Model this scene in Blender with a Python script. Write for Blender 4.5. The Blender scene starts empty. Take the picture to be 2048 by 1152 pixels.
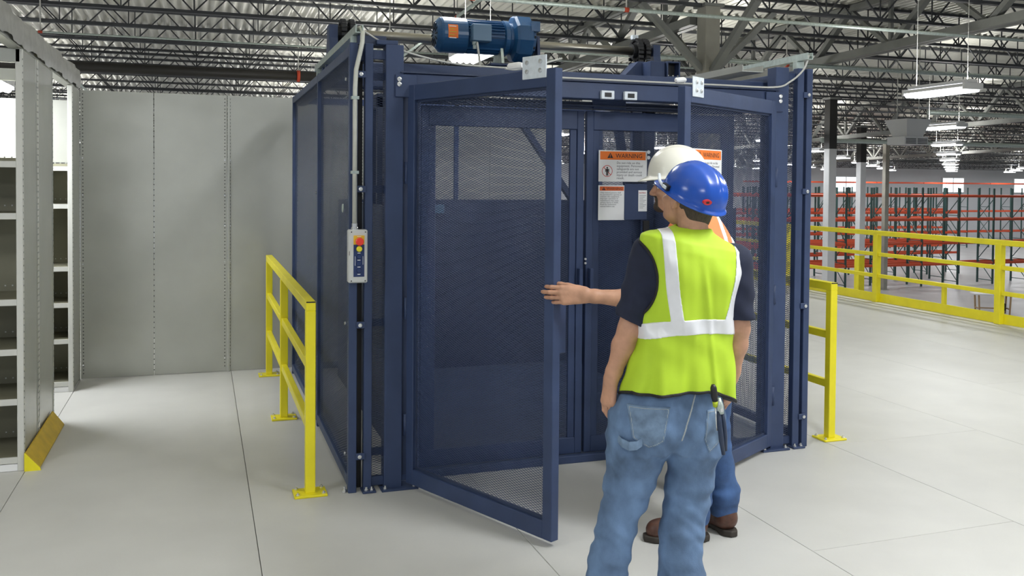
import bpy, math, random
import numpy as np
from mathutils import Matrix, Vector

scene = bpy.context.scene
COL = scene.collection
random.seed(4)

# ------------------------------------------------------------------ camera
def make_camera():
    yaw, pitch, roll = map(math.radians, (18.93, 1.433, 0.473))
    f = Vector((math.sin(yaw) * math.cos(pitch), math.cos(yaw) * math.cos(pitch), -math.sin(pitch)))
    r = Vector((math.cos(yaw), -math.sin(yaw), 0))
    d = f.cross(r)
    r2 = r * math.cos(roll) - d * math.sin(roll)
    d2 = r * math.sin(roll) + d * math.cos(roll)
    cam = bpy.data.cameras.new('camera')
    o = bpy.data.objects.new('camera', cam)
    COL.objects.link(o)
    m = Matrix.Identity(4)
    for i in range(3):
        m[i][0], m[i][1], m[i][2] = r2[i], -d2[i], -f[i]
    m[2][3] = 1.7
    o.matrix_world = m
    cam.sensor_width = 36
    cam.lens = 36 * 1808 / 2048
    cam.shift_y = -165 / 2048
    cam.clip_end = 400
    scene.camera = o
make_camera()

# ------------------------------------------------------------------ world, exposure
W = bpy.data.worlds.new('world'); scene.world = W; W.use_nodes = True
W.node_tree.nodes['Background'].inputs[0].default_value = (0.86, 0.93, 1.0, 1)
W.node_tree.nodes['Background'].inputs[1].default_value = 0.50
vs = scene.view_settings
vs.view_transform = 'Standard'; vs.look = 'None'; vs.exposure = -0.22; vs.gamma = 1.0
vs.use_curve_mapping = False
LAMP_W = 95.0          # watts of each fluorescent high-bay near the mezzanine
UP = 0.85              # strength of the added upward light on the roof deck, relative to the lamp
LENS_E = 9.0           # emission of the fixture lenses

# ------------------------------------------------------------------ materials
def nodes_of(m):
    m.use_nodes = True
    return m.node_tree, m.node_tree.nodes['Principled BSDF']

def mat(name, col, rough=0.5, metal=0.0, var=0.0, scale=8.0, bump=0.0, bscale=60.0, stretch=None, spec=None):
    m = bpy.data.materials.new(name)
    nt, b = nodes_of(m)
    b.inputs['Base Color'].default_value = (*col, 1)
    b.inputs['Roughness'].default_value = rough
    b.inputs['Metallic'].default_value = metal
    if spec is not None:
        b.inputs['Specular IOR Level'].default_value = spec
    if var or bump:
        tc = nt.nodes.new('ShaderNodeTexCoord')
        mp = nt.nodes.new('ShaderNodeMapping')
        if stretch: mp.inputs['Scale'].default_value = stretch
        nt.links.new(tc.outputs['Object'], mp.inputs[0])
    if var:
        n = nt.nodes.new('ShaderNodeTexNoise'); n.inputs['Scale'].default_value = scale; n.inputs['Detail'].default_value = 5
        r = nt.nodes.new('ShaderNodeValToRGB')
        r.color_ramp.elements[0].position = 0.3; r.color_ramp.elements[1].position = 0.7
        r.color_ramp.elements[0].color = (*[c * (1 - var) for c in col], 1)
        r.color_ramp.elements[1].color = (*[min(1, c * (1 + var)) for c in col], 1)
        nt.links.new(mp.outputs[0], n.inputs['Vector']); nt.links.new(n.outputs[0], r.inputs[0])
        nt.links.new(r.outputs[0], b.inputs['Base Color'])
    if bump:
        n2 = nt.nodes.new('ShaderNodeTexNoise'); n2.inputs['Scale'].default_value = bscale; n2.inputs['Detail'].default_value = 4
        bp = nt.nodes.new('ShaderNodeBump'); bp.inputs['Strength'].default_value = bump; bp.inputs['Distance'].default_value = 0.01
        nt.links.new(mp.outputs[0], n2.inputs['Vector']); nt.links.new(n2.outputs[0], bp.inputs['Height'])
        nt.links.new(bp.outputs[0], b.inputs['Normal'])
    return m

def emis(name, col, s):
    m = bpy.data.materials.new(name); nt, b = nodes_of(m)
    b.inputs['Base Color'].default_value = (0.8, 0.8, 0.8, 1)
    b.inputs['Emission Color'].default_value = (*col, 1); b.inputs['Emission Strength'].default_value = s
    return m

M = dict(
    navy=mat('navy_paint', (0.039, 0.061, 0.136), 0.46, 0.0, 0.14, 5, 0.05, 40, spec=0.4),
    navy_dark=mat('navy_sheet', (0.030, 0.045, 0.095), 0.45, 0.0, 0.2, 4),
    mesh=mat('navy_mesh', (0.042, 0.065, 0.142), 0.4),
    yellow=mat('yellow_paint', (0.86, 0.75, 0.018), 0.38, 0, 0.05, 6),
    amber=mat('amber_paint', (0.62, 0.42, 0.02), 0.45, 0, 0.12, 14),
    floor=mat('mezzanine_board', (0.56, 0.555, 0.53), 0.48, 0, 0.045, 2.2, 0.03, 90),
    gap=mat('joint_black', (0.05, 0.05, 0.05), 0.8),
    concrete=mat('concrete', (0.36, 0.36, 0.37), 0.35, 0, 0.12, 0.4),
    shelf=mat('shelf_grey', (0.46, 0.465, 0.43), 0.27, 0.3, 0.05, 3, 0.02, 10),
    shelf_shaded=mat('shelf_shaded_grey', (0.25, 0.24, 0.17), 0.5, 0.1, 0.08, 5),  # shade inside the shelves is put into this darker olive grey
    shelf_lip=mat('shelf_lip', (0.62, 0.62, 0.58), 0.4),
    kick=mat('white_kick', (0.85, 0.85, 0.85), 0.5),
    deck=mat('roof_deck', (0.70, 0.69, 0.62), 0.34, 0.2, 0.12, 0.8),
    joist=mat('joist_primer', (0.035, 0.038, 0.044), 0.5, 0, 0.2, 2),
    girder=mat('girder_primer', (0.19, 0.195, 0.185), 0.5, 0, 0.15, 2),
    column=mat('column_beige', (0.30, 0.29, 0.25), 0.6, 0, 0.1, 3),
    column_white=mat('column_white', (0.72, 0.72, 0.73), 0.5, 0, 0.05, 2),
    wallfar=mat('far_wall', (0.60, 0.61, 0.64), 0.7, 0, 0.05, 0.2),
    galv=mat('galvanised', (0.48, 0.55, 0.52), 0.38, 0.55, 0.14, 30),
    zinc=mat('zinc_plate', (0.74, 0.80, 0.86), 0.38, 0.08, 0.08, 40),
    bolt=mat('bolt_zinc', (0.75, 0.76, 0.76), 0.25, 0.8),
    steel=mat('turned_steel', (0.34, 0.32, 0.27), 0.28, 0.9, 0.1, 6, stretch=(0.3, 8, 8)),
    black=mat('black_plastic', (0.012, 0.012, 0.013), 0.45),
    dark=mat('dark_steel', (0.03, 0.03, 0.032), 0.45, 0.5),
    motor=mat('motor_blue', (0.018, 0.085, 0.21), 0.28, 0, 0.1, 10),
    motor_box=mat('motor_box_blue', (0.10, 0.19, 0.30), 0.4),
    orange=mat('orange_print', (0.92, 0.21, 0.025), 0.5),
    orange_dull=mat('orange_print_dull', (0.72, 0.14, 0.03), 0.5),
    white=mat('white_print', (0.86, 0.87, 0.88), 0.45),
    ink=mat('black_ink', (0.015, 0.015, 0.018), 0.5),
    grey_ink=mat('grey_ink', (0.16, 0.16, 0.18), 0.5),
    red=mat('red_ink', (0.6, 0.03, 0.03), 0.5),
    conduit=mat('conduit_grey', (0.60, 0.61, 0.55), 0.42, 0.15, 0.06, 20),
    box=mat('control_grey', (0.60, 0.61, 0.60), 0.45),
    panel_blue=mat('panel_blue', (0.015, 0.035, 0.13), 0.4),
    estop=mat('estop_red', (0.85, 0.05, 0.03), 0.3),
    btn_yellow=mat('button_yellow', (0.85, 0.75, 0.03), 0.35),
    label_yellow=mat('label_yellow', (0.8, 0.5, 0.03), 0.45),
    rack_green=mat('rack_green', (0.03, 0.075, 0.07), 0.5),
    rack_orange=mat('rack_orange', (0.62, 0.085, 0.03), 0.45),
    lens=emis('lamp_lens', (0.93, 0.96, 1.0), LENS_E),
    day=emis('daylight_pane', (0.85, 0.95, 1.0), 2.2),
    hood=mat('lamp_hood', (0.7, 0.7, 0.72), 0.4),
    wire=mat('wire', (0.55, 0.55, 0.52), 0.5),
    pipe=mat('black_pipe', (0.02, 0.018, 0.016), 0.5),
    sprinkler=mat('red_coupling', (0.55, 0.06, 0.02), 0.5),
    wood=mat('bench_wood', (0.45, 0.30, 0.16), 0.6),
    skin=mat('skin', (0.53, 0.285, 0.185), 0.5, 0, 0.14, 22, 0.05, 160),
    hair=mat('hair_brown', (0.060, 0.042, 0.030), 0.65, 0, 0.35, 120, 0.4, 220, stretch=(1, 1, 0.25)),
    navy_cloth=mat('navy_tshirt', (0.012, 0.017, 0.042), 0.85, 0, 0.15, 20, 0.06, 300),
    lime=mat('lime_mesh_cloth', (0.47, 0.68, 0.028), 0.7, 0, 0.04, 8, 0.05, 500),
    tape=mat('reflective_tape', (0.80, 0.81, 0.85), 0.35, 0.05, 0.05, 14),
    piping=mat('black_piping', (0.012, 0.012, 0.012), 0.7),
    hivis_orange=mat('orange_vest_cloth', (0.90, 0.26, 0.09), 0.7, 0, 0.05, 10),
    white_cloth=mat('white_tshirt', (0.75, 0.78, 0.82), 0.8),
    denim=mat('denim_faded', (0.115, 0.19, 0.325), 0.8, 0, 0.42, 10, 0.12, 260, stretch=(1, 1, 0.7)),
    denim_dark=mat('denim_dark', (0.045, 0.10, 0.24), 0.8, 0, 0.35, 12, 0.12, 260),
    denim_pocket=mat('denim_pocket', (0.16, 0.24, 0.36), 0.8, 0, 0.3, 22, 0.12, 260),
    stitch=mat('stitch_pale', (0.36, 0.40, 0.42), 0.8),
    leather=mat('boot_leather', (0.085, 0.035, 0.022), 0.45, 0, 0.35, 30, 0.1, 80),
    sole=mat('boot_sole', (0.035, 0.028, 0.022), 0.7),
    hat_blue=mat('hat_blue', (0.016, 0.085, 0.46), 0.22),
    hat_white=mat('hat_white', (0.80, 0.78, 0.70), 0.25),
    eye=mat('eye_white', (0.7, 0.68, 0.65), 0.2),
    glass=mat('clear_plastic', (0.75, 0.78, 0.8), 0.15),
    tool_grip=mat('tool_grip_navy', (0.02, 0.035, 0.075), 0.45),
    green_plastic=mat('green_plastic', (0.45, 0.55, 0.02), 0.4),
)

# ------------------------------------------------------------------ mesh helpers
def np_mesh(name, V, F, smooth=False):
    V = np.asarray(V, np.float32); F = np.asarray(F, np.int32)
    me = bpy.data.meshes.new(name)
    n = F.shape[1]
    me.vertices.add(len(V)); me.vertices.foreach_set('co', V.ravel())
    me.loops.add(F.size); me.loops.foreach_set('vertex_index', F.ravel())
    me.polygons.add(len(F)); me.polygons.foreach_set('loop_start', np.arange(0, F.size, n, dtype=np.int32))
    me.polygons.foreach_set('loop_total', np.full(len(F), n, np.int32))
    if smooth: me.polygons.foreach_set('use_smooth', np.ones(len(F), bool))
    me.update(calc_edges=True); me.validate()
    return me

def link(name, data, m=None, parent=None, loc=None):
    o = bpy.data.objects.new(name, data); COL.objects.link(o)
    if m is not None and data is not None and len(data.materials) == 0:
        data.materials.append(M[m] if isinstance(m, str) else m)
    if parent is not None: attach(o, parent)
    if loc is not None: o.location = loc
    return o

def attach(o, parent):
    """world-space mesh under a translated (and rotated) parent"""
    o.parent = parent
    o.matrix_parent_inverse = wmat(parent).inverted()

def wmat(o):
    m = o.matrix_basis.copy()
    if o.parent is not None:
        m = wmat(o.parent) @ o.matrix_parent_inverse @ m
    return m

def tag(o, label=None, cat=None, group=None, kind=None):
    if label: o['label'] = label
    if cat: o['category'] = cat
    if group: o['group'] = group
    if kind: o['kind'] = kind
    return o

def thing(name, label, cat, loc=(0, 0, 0), rotz=0.0, group=None, kind=None):
    o = bpy.data.objects.new(name, None); COL.objects.link(o)
    o.empty_display_size = 0.1
    o.location = loc; o.rotation_euler = (0, 0, rotz)
    return tag(o, label, cat, group, kind)

class MB:
    def __init__(s): s.v = []; s.f = []; s.sm = []
    def add(s, V, F, smooth=False):
        b = len(s.v); s.v += [tuple(p) for p in V]
        s.f += [tuple(i + b for i in q) for q in F]; s.sm += [smooth] * len(F)
        return s
    def box(s, x0, x1, y0, y1, z0, z1):
        V = [(x, y, z) for z in (z0, z1) for y in (y0, y1) for x in (x0, x1)]
        return s.add(V, [(0, 2, 3, 1), (4, 5, 7, 6), (0, 1, 5, 4), (2, 6, 7, 3), (0, 4, 6, 2), (1, 3, 7, 5)])
    def cbox(s, x0, x1, y0, y1, z0, z1, c=0.004):
        """box with chamfered edges"""
        lo, hi = (x0, y0, z0), (x1, y1, z1)
        V = []; idx = {}
        for sx in (0, 1):
            for sy in (0, 1):
                for sz in (0, 1):
                    sg = (sx, sy, sz)
                    for ax in range(3):
                        p = [0, 0, 0]
                        for k in range(3):
                            e = hi[k] if sg[k] else lo[k]
                            if k != ax: e += -c if sg[k] else c
                            p[k] = e
                        idx[(sg, ax)] = len(V); V.append(tuple(p))
        F = []
        def quad(q):
            pts = [Vector(V[i]) for i in q]
            n = (pts[1] - pts[0]).cross(pts[2] - pts[1])
            ce = sum(pts, Vector()) / len(pts) - Vector([(lo[k] + hi[k]) / 2 for k in range(3)])
            F.append(tuple(q) if n.dot(ce) > 0 else tuple(reversed(q)))
        for ax in range(3):
            a, b = [k for k in range(3) if k != ax]
            for sd in (0, 1):
                q = []
                for (i, j) in ((0, 0), (1, 0), (1, 1), (0, 1)):
                    g = [0, 0, 0]; g[ax] = sd; g[a] = i; g[b] = j
                    q.append(idx[(tuple(g), ax)])
                quad(q)
        for ax in range(3):
            a, b = [k for k in range(3) if k != ax]
            for i in (0, 1):
                for j in (0, 1):
                    g0 = [0, 0, 0]; g0[a] = i; g0[b] = j; g1 = list(g0); g1[ax] = 1
                    quad([idx[(tuple(g0), a)], idx[(tuple(g1), a)], idx[(tuple(g1), b)], idx[(tuple(g0), b)]])
        for sx in (0, 1):
            for sy in (0, 1):
                for sz in (0, 1):
                    quad([idx[((sx, sy, sz), k)] for k in range(3)])
        return s.add(V, F)
    def bar(s, p0, p1, w, h=None, up=(0, 0, 1)):
        """rectangular bar between two points, w across, h along up"""
        h = h or w
        p0, p1 = Vector(p0), Vector(p1); d = (p1 - p0).normalized(); u = Vector(up)
        if abs(d.dot(u)) > 0.98: u = Vector((0, 1, 0))
        a = d.cross(u).normalized(); b = a.cross(d).normalized()
        V = []
        for p in (p0, p1):
            for sa, sb in ((-1, -1), (1, -1), (1, 1), (-1, 1)):
                V.append(p + a * (sa * w / 2) + b * (sb * h / 2))
        return s.add(V, [(3, 2, 1, 0), (4, 5, 6, 7), (0, 1, 5, 4), (1, 2, 6, 5), (2, 3, 7, 6), (3, 0, 4, 7)])
    def tube(s, path, r, n=10, caps=True):
        P = [Vector(p) for p in path]; R = r if isinstance(r, (list, tuple)) else [r] * len(P)
        V = []; F = []
        d0 = (P[1] - P[0]).normalized()
        a = d0.orthogonal().normalized()
        for i, p in enumerate(P):
            d = (P[min(i + 1, len(P) - 1)] - P[max(i - 1, 0)]).normalized()
            a = (a - d * a.dot(d)).normalized(); b = d.cross(a)
            for k in range(n):
                t = 2 * math.pi * k / n
                V.append(p + (a * math.cos(t) + b * math.sin(t)) * R[i])
        for i in range(len(P) - 1):
            for k in range(n):
                k2 = (k + 1) % n
                F.append((i * n + k, i * n + k2, (i + 1) * n + k2, (i + 1) * n + k))
        s.add(V, F, True)
        if caps:
            b0 = len(s.v) - len(V)
            s.f.append(tuple(b0 + k for k in reversed(range(n)))); s.sm.append(False)
            s.f.append(tuple(b0 + (len(P) - 1) * n + k for k in range(n))); s.sm.append(False)
        return s
    def cyl(s, p0, p1, r, n=16): return s.tube([p0, p1], r, n)
    def lathe(s, c, axis, prof, n=24):
        """prof: list of (along, radius)"""
        c = Vector(c); d = Vector(axis).normalized()
        P = [c + d * t for t, _ in prof]
        a = d.orthogonal().normalized(); b = d.cross(a); V = []; F = []
        for p, (_, r) in zip(P, prof):
            for k in range(n):
                t = 2 * math.pi * k / n
                V.append(p + (a * math.cos(t) + b * math.sin(t)) * r)
        for i in range(len(P) - 1):
            for k in range(n):
                k2 = (k + 1) % n
                F.append((i * n + k, i * n + k2, (i + 1) * n + k2, (i + 1) * n + k))
        F.append(tuple(reversed(range(n)))); F.append(tuple((len(P) - 1) * n + k for k in range(n)))
        s.add(V, F, False)
        return s
    def prism(s, poly, y0, y1, axis='y'):
        """poly of (x,z) extruded along y (axis='y'), (y,z) along x, (x,y) along z"""
        n = len(poly)
        def mk(p, t):
            return {'y': (p[0], t, p[1]), 'x': (t, p[0], p[1]), 'z': (p[0], p[1], t)}[axis]
        V = [mk(p, y0) for p in poly] + [mk(p, y1) for p in poly]
        F = [tuple(range(n)), tuple(reversed(range(n, 2 * n)))]
        F += [(i, i + n, (i + 1) % n + n, (i + 1) % n) for i in range(n)]
        # orientation
        ar = sum(poly[i][0] * poly[(i + 1) % n][1] - poly[(i + 1) % n][0] * poly[i][1] for i in range(n))
        if (ar < 0) != (axis == 'x' or axis == 'z'):
            F = [tuple(reversed(q)) for q in F]
        return s.add(V, F)
    def xf(s, mtx):
        s.v = [tuple(mtx @ Vector(p)) for p in s.v]; return s
    def mesh(s, name):
        me = bpy.data.meshes.new(name); me.from_pydata(s.v, [], s.f)
        me.polygons.foreach_set('use_smooth', s.sm); me.update()
        return me
    def build(s, name, m, parent=None, local=False):
        me = s.mesh(name)
        o = bpy.data.objects.new(name, me); COL.objects.link(o)
        me.materials.append(M[m] if isinstance(m, str) else m)
        if parent is not None:
            if local: o.parent = parent
            else: attach(o, parent)
        return o

def copy_tree(o, parent=None):
    c = o.copy(); COL.objects.link(c)
    if parent is not None: c.parent = parent
    for ch in list(o.children): copy_tree(ch, c)
    return c

def text(name, body, size, m, parent, origin, xdir=(1, 0, 0), up=(0, 0, 1), align='LEFT', thick=0.0004, spacing=1.0, sx=1.0):
    cu = bpy.data.curves.new(name, 'FONT'); cu.body = body; cu.size = size; cu.align_x = align; cu.extrude = thick
    cu.space_line = spacing; cu.resolution_u = 2
    t = bpy.data.objects.new('tmp', cu); COL.objects.link(t)
    bpy.context.view_layer.update()
    dg = bpy.context.evaluated_depsgraph_get()
    me = bpy.data.meshes.new_from_object(t.evaluated_get(dg))
    bpy.data.objects.remove(t); bpy.data.curves.remove(cu)
    x = Vector(xdir).normalized(); u = Vector(up).normalized(); n = x.cross(u)
    mt = Matrix(((x[0] * sx, u[0], n[0], origin[0]), (x[1] * sx, u[1], n[1], origin[1]), (x[2] * sx, u[2], n[2], origin[2]), (0, 0, 0, 1)))
    me.transform(mt); me.materials.clear(); me.name = name
    o = bpy.data.objects.new(name, me); COL.objects.link(o)
    me.materials.append(M[m])
    attach(o, parent)
    return o
# ================================================================== SETTING
# mezzanine floor: one slab, its boards as pieces with open joints
slab = MB().box(-9.6, 9.42, -3.0, 20.5, -0.30, -0.022).build('floor', 'gap')
tag(slab, 'pale grey mezzanine floor of butted boards with thin dark joints', kind='structure')
_floor_cache = {}
def floor_panels():
    first = {-2: 8.4, -1: 8.4, 0: 8.4, 1: 6.2, 2: 3.48, 3: 4.88, 4: 2.6, 5: 6.0, 6: 3.4}
    L = 4.88
    for k in range(-8, 8):
        x0 = 0.245 + 1.22 * k; x1 = min(x0 + 1.22, 9.42)
        y = first.get(k, 5.0 + (k % 3) * 1.4)
        while y > -3.0: y -= L
        while y < 20.5:
            a, b = max(y, -3.0), min(y + L, 20.5)
            if b - a > 0.05:
                key = (round(x1 - x0, 3), round(b - a, 3))
                if key not in _floor_cache:
                    g = 0.0016
                    me = MB().cbox(g, key[0] - g, g, key[1] - g, -0.022, 0, 0.0012).mesh('floor_board')
                    me.materials.append(M['floor']); _floor_cache[key] = me
                o = bpy.data.objects.new('floor_board', _floor_cache[key]); COL.objects.link(o)
                o.parent = slab; o.location = (x0, a, 0)
            y += L
floor_panels()
low = MB().box(-45, 112, -10, 80, -4.2, -4.0).build('floor.001', 'concrete')
tag(low, 'grey polished concrete warehouse floor far below the mezzanine', kind='structure')
# steel edge beam and deck under the mezzanine rim
eb = MB().box(9.42, 9.5, -3, 20.5, -0.36, -0.005).box(-9.6, 9.5, 20.5, 20.6, -0.36, -0.005).build('trim_1', 'yellow')
tag(eb, 'yellow steel edge beam along the rim of the mezzanine', kind='structure')

def roof_dz(y): return -.022 * (y - 14.0)      # the roof falls gently towards the far wall
# corrugated roof deck, ribs running along y
def roof():
    X0, X1, p = -34.0, 106.0, 0.20
    prof = [(0, 0), (0.06, 0), (0.085, 0.06), (0.175, 0.06)]
    n = int((X1 - X0) / p); V = []; F = []
    pts = [(X0 + i * p + a, 5.58 + b) for i in range(n) for a, b in prof]
    ys = [-6, 78]
    for (x, z) in pts:
        for y in ys: V.append((x, y, z + roof_dz(y)))
    for i in range(len(pts) - 1):
        F.append((2 * i, 2 * i + 1, 2 * i + 3, 2 * i + 2))
    o = link('ceiling', np_mesh('ceiling', V, F), 'deck')
    tag(o, 'white corrugated metal roof deck over the warehouse', kind='structure')
roof()

# far walls with windows
wb = MB().box(-40, 108, 78.0, 78.4, -4, 5.7).build('wall_back', 'wallfar'); tag(wb, 'pale grey far end wall of the warehouse', kind='structure')
wr = MB().box(108, 108.4, -10, 78.4, -4, 5.7).build('wall_right', 'wallfar'); tag(wr, 'pale grey side wall at the right of the warehouse', kind='structure')
for i, (x, w) in enumerate(((63.5, 2.6), (77.7, 2.9), (88.0, 3.2))):
    f = MB()
    f.box(x - w / 2 - .12, x + w / 2 + .12, 77.86, 78.0, 1.0, 1.1).box(x - w / 2 - .12, x + w / 2 + .12, 77.86, 78.0, 2.6, 2.72)
    f.box(x - w / 2 - .12, x - w / 2, 77.86, 78.0, 1.1, 2.6).box(x + w / 2, x + w / 2 + .12, 77.86, 78.0, 1.1, 2.6).box(x - .04, x + .04, 77.86, 78.0, 1.1, 2.6)
    fo = f.build('window_%d' % (i + 1), 'column_white')
    tag(fo, 'bright daylight window high in the far wall', kind='structure')
    for s in (0, 1):
        MB().box(x - w / 2 if s == 0 else x + .04, x - .04 if s == 0 else x + w / 2, 77.92, 77.95, 1.1, 2.6).build('pane', 'day', fo)

# ------------------------------------------------------------------ open web joists along x
ZB, ZT = 4.85, 5.57
def joist_parts():
    X0, X1 = -33.0, 105.0
    top = MB().box(X0, X1, -.055, -.008, ZT - .06, ZT).box(X0, X1, .008, .055, ZT - .06, ZT).mesh('top_chord')
    bot = MB().box(X0, X1, -.055, -.008, ZB, ZB + .055).box(X0, X1, .008, .055, ZB, ZB + .055).mesh('bottom_chord')
    w = MB(); x = X0; k = 0
    while x < X1 - 1.2:
        w.bar((x, 0, ZT - .03), (x + .62, 0, ZB + .03), .026)
        w.bar((x + .62, 0, ZB + .03), (x + 1.24, 0, ZT - .03), .026)
        w.bar((x + .62, 0, ZB + .03), (x + .62, 0, ZT - .03), .02)
        x += 1.24
    return top, bot, w.mesh('web')
def joists():
    t, b, w = joist_parts()
    for me in (t, b, w): me.materials.append(M['joist'])
    k = 0
    y = 15.95 - 1.8 * 6
    while y < 77:
        r = thing('roof_joist', 'dark open-web steel roof joist, one of a long row', 'joist', (0, y, roof_dz(y)), 0, 'open-web joists under the roof deck')
        for n, me in (('top_chord', t), ('bottom_chord', b), ('web', w)):
            o = bpy.data.objects.new(n, me); COL.objects.link(o); o.parent = r
        y += 1.8
joists()

# bridging rods between the joists (along y), deep girder trusses, columns
def girder(x, z0, z1, ya, yb, label, panel=2.4, s=.14):
    r = thing('girder_truss', label, 'truss', (x, ya, z0))
    MB().box(x - .15, x - .02, ya, yb, z0, z0 + .16).box(x + .02, x + .15, ya, yb, z0, z0 + .16).build('bottom_chord', 'girder', r)
    MB().box(x - .13, x - .02, ya, yb, z1 - .12, z1).box(x + .02, x + .13, ya, yb, z1 - .12, z1).build('top_chord', 'girder', r)
    y = ya; k = 0
    while y < yb - panel + .01:
        m = y + panel / 2
        MB().bar((x, y, z1 - .08), (x, m, z0 + .08), s, s * .7).build('web_diagonal', 'girder', r)
        MB().bar((x, m, z0 + .08), (x, y + panel, z1 - .08), s * .8, s * .6).build('web_diagonal', 'girder', r)
        if k % 2 == 0: MB().bar((x, m, z0 + .08), (x, m, z1 - .08), s * .55, s * .5).build('web_post', 'girder', r)
        y += panel; k += 1
    r.rotation_euler = (math.atan(-.022), 0, 0); r.location.z += roof_dz(ya)
    return r
girder(13.1, 4.44, 5.56, 4.0, 42.4, 'grey girder truss crossing the upper right, nearest beyond the mezzanine')
girder(27.0, 4.2, 5.56, 8.0, 46.4, 'grey girder truss far over the racks')
girder(42.0, 4.2, 5.56, 14.0, 76.4, 'grey girder truss farthest right over the warehouse')
girder(-7.5, 4.5, 5.56, 10.0, 58.0, 'grey girder truss over the left shelving', s=.09)
girder(8.55, 4.62, 5.56, 14.6, 41.0, 'grey girder truss running back from the beige column')

def column(x, y, z0, z1, w, mt, label, parts=()):
    c = thing('steel_column', label, 'column', (x, y, z0))
    a, t = w / 2, .03
    m = MB().cbox(x - a, x + a, y - a, y + a, z0 + .03, z1, .012)
    m.build('shaft', mt, c)
    MB().box(x - a - .08, x + a + .08, y - a - .08, y + a + .08, z0, z0 + .03).build('base_plate', mt, c)
    MB().box(x - a - .05, x + a + .05, y - a - .05, y + a + .05, z1 - .05, z1).build('cap_plate', 'girder', c)
    for (za, zb, mm) in parts:
        MB().cbox(x - a - .004, x + a + .004, y - a - .004, y + a + .004, za, zb, .012).build('painted_band', mm, c)
    return c
c = column(8.55, 14.2, 0.0, 4.9, .30, 'column', 'tall beige steel column rising behind the lift enclosure')
for sy in (-1, 1):
    MB().bar((8.55, 14.2 + sy * .15, 3.7), (8.55, 14.2 + sy * 1.5, 4.72), .13, .1).build('knee_brace', 'girder', c)
MB().bar((8.40, 14.2, 3.75), (7.2, 14.2, 4.85), .13, .1).build('knee_brace', 'girder', c)
MB().bar((8.70, 14.2, 3.75), (9.9, 14.2, 4.85), .13, .1).build('knee_brace', 'girder', c)
column(19.65, 24.9, -4, 4.6, .29, 'column_white', 'nearest white column just right of the blue enclosure', [(2.9, 4.55, 'pipe')])
column(28.25, 33.65, -4, 4.4, .31, 'column_white', 'white column with a yellow foot beyond the railing', [(2.75, 4.35, 'pipe'), (-4.0, -1.45, 'yellow')])
column(35.4, 40.2, -4, 4.25, .26, 'column', 'slim beige column among the pallet racks')

# sprinkler mains and branch pipes
def pipe(path, r, mt, label, couplings=(), group=None):
    t = thing('sprinkler_pipe', label, 'pipe', path[0], 0, group)
    MB().tube(path, r, 10).build('pipe_run', mt, t)
    for c in couplings:
        i = Vector(c); d = (Vector(path[-1]) - Vector(path[0])).normalized()
        MB().cyl(i - d * .035, i + d * .035, r * 1.25, 10).build('coupling', 'sprinkler', t)
        MB().cyl(i, i + Vector((0, 0, 5.56 + roof_dz(i.y) - i.z)), .012, 6).build('hanger_rod', 'wire', t)
    return t
pipe([(-28, 21.4, 4.12), (12, 21.4, 4.12)], .11, 'pipe', 'thick black sprinkler main crossing above the left shelving', [(-4.4, 21.4, 4.12), (2.1, 21.4, 4.12), (2.9, 21.4, 4.12)])
pipe([(-28, 17.2, 4.2), (11, 17.2, 4.2)], .018, 'galv', 'thin pale sprinkler branch line above the left shelving', [(-2.6, 17.2, 4.2), (3.4, 17.2, 4.2)])
pipe([(1.5, 12.3, 4.30), (24, 12.3, 4.30)], .03, 'galv', 'pale pipe running just above the drive motor and out to the right', [(3.6, 12.3, 4.30), (6.0, 12.3, 4.30)])
pipe([(6, 16.7, 4.32), (26, 16.7, 4.32)], .05, 'galv', 'long pale conduit crossing behind the girder at upper right', [(12, 16.7, 4.32)])
pipe([(4.4, 8, 4.9), (4.4, 60, 3.75)], .03, 'galv', 'thin pale pipe running back above the lift', [(4.4, 16, 4.72)])
pipe([(-3.2, 9, 4.75), (-3.2, 60, 3.62)], .03, 'galv', 'thin pale pipe running back above the left aisle', [])
pipe([(20, 21, 3.85), (90, 21, 3.85)], .07, 'galv', 'pale round duct far over the racks, nearer of two', [])
pipe([(24, 31, 3.55), (100, 31, 3.55)], .09, 'galv', 'pale round duct far over the racks, farther of two', [])

# suspended unit heater
def heater(x, y, z):
    r = thing('unit_heater', 'grey suspended unit heater with hopper and louvred box under the roof', 'heater', (x, y, z))
    a, b = .38, .24
    V = [(x + sx * w, y + sy * w, zz) for zz, w in ((z + .48, a), (z + .06, b)) for sx, sy in ((-1, -1), (1, -1), (1, 1), (-1, 1))]
    MB().add(V, [(0, 1, 2, 3), (7, 6, 5, 4), (0, 4, 5, 1), (1, 5, 6, 2), (2, 6, 7, 3), (3, 7, 4, 0)]).build('hopper', 'hood', r)
    MB().cbox(x - .36, x + .36, y - .30, y + .30, z - .14, z + .06, .01).build('louvre_box', 'hood', r)
    for i in range(4):
        MB().box(x - .32, x - .02, y - .31, y - .30, z - .115 + i * .036, z - .10 + i * .036).build('louvre', 'dark', r)
        MB().box(x + .03, x + .32, y - .31, y - .30, z - .115 + i * .036, z - .10 + i * .036).build('louvre', 'dark', r)
    for sx in (-1, 1):
        MB().cyl((x + sx * .33, y, z + .47), (x + sx * .33, y, 5.56 + roof_dz(y)), .012, 6).build('hanger_rod', 'wire', r)
heater(16.4, 17.9, 2.85)

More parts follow.
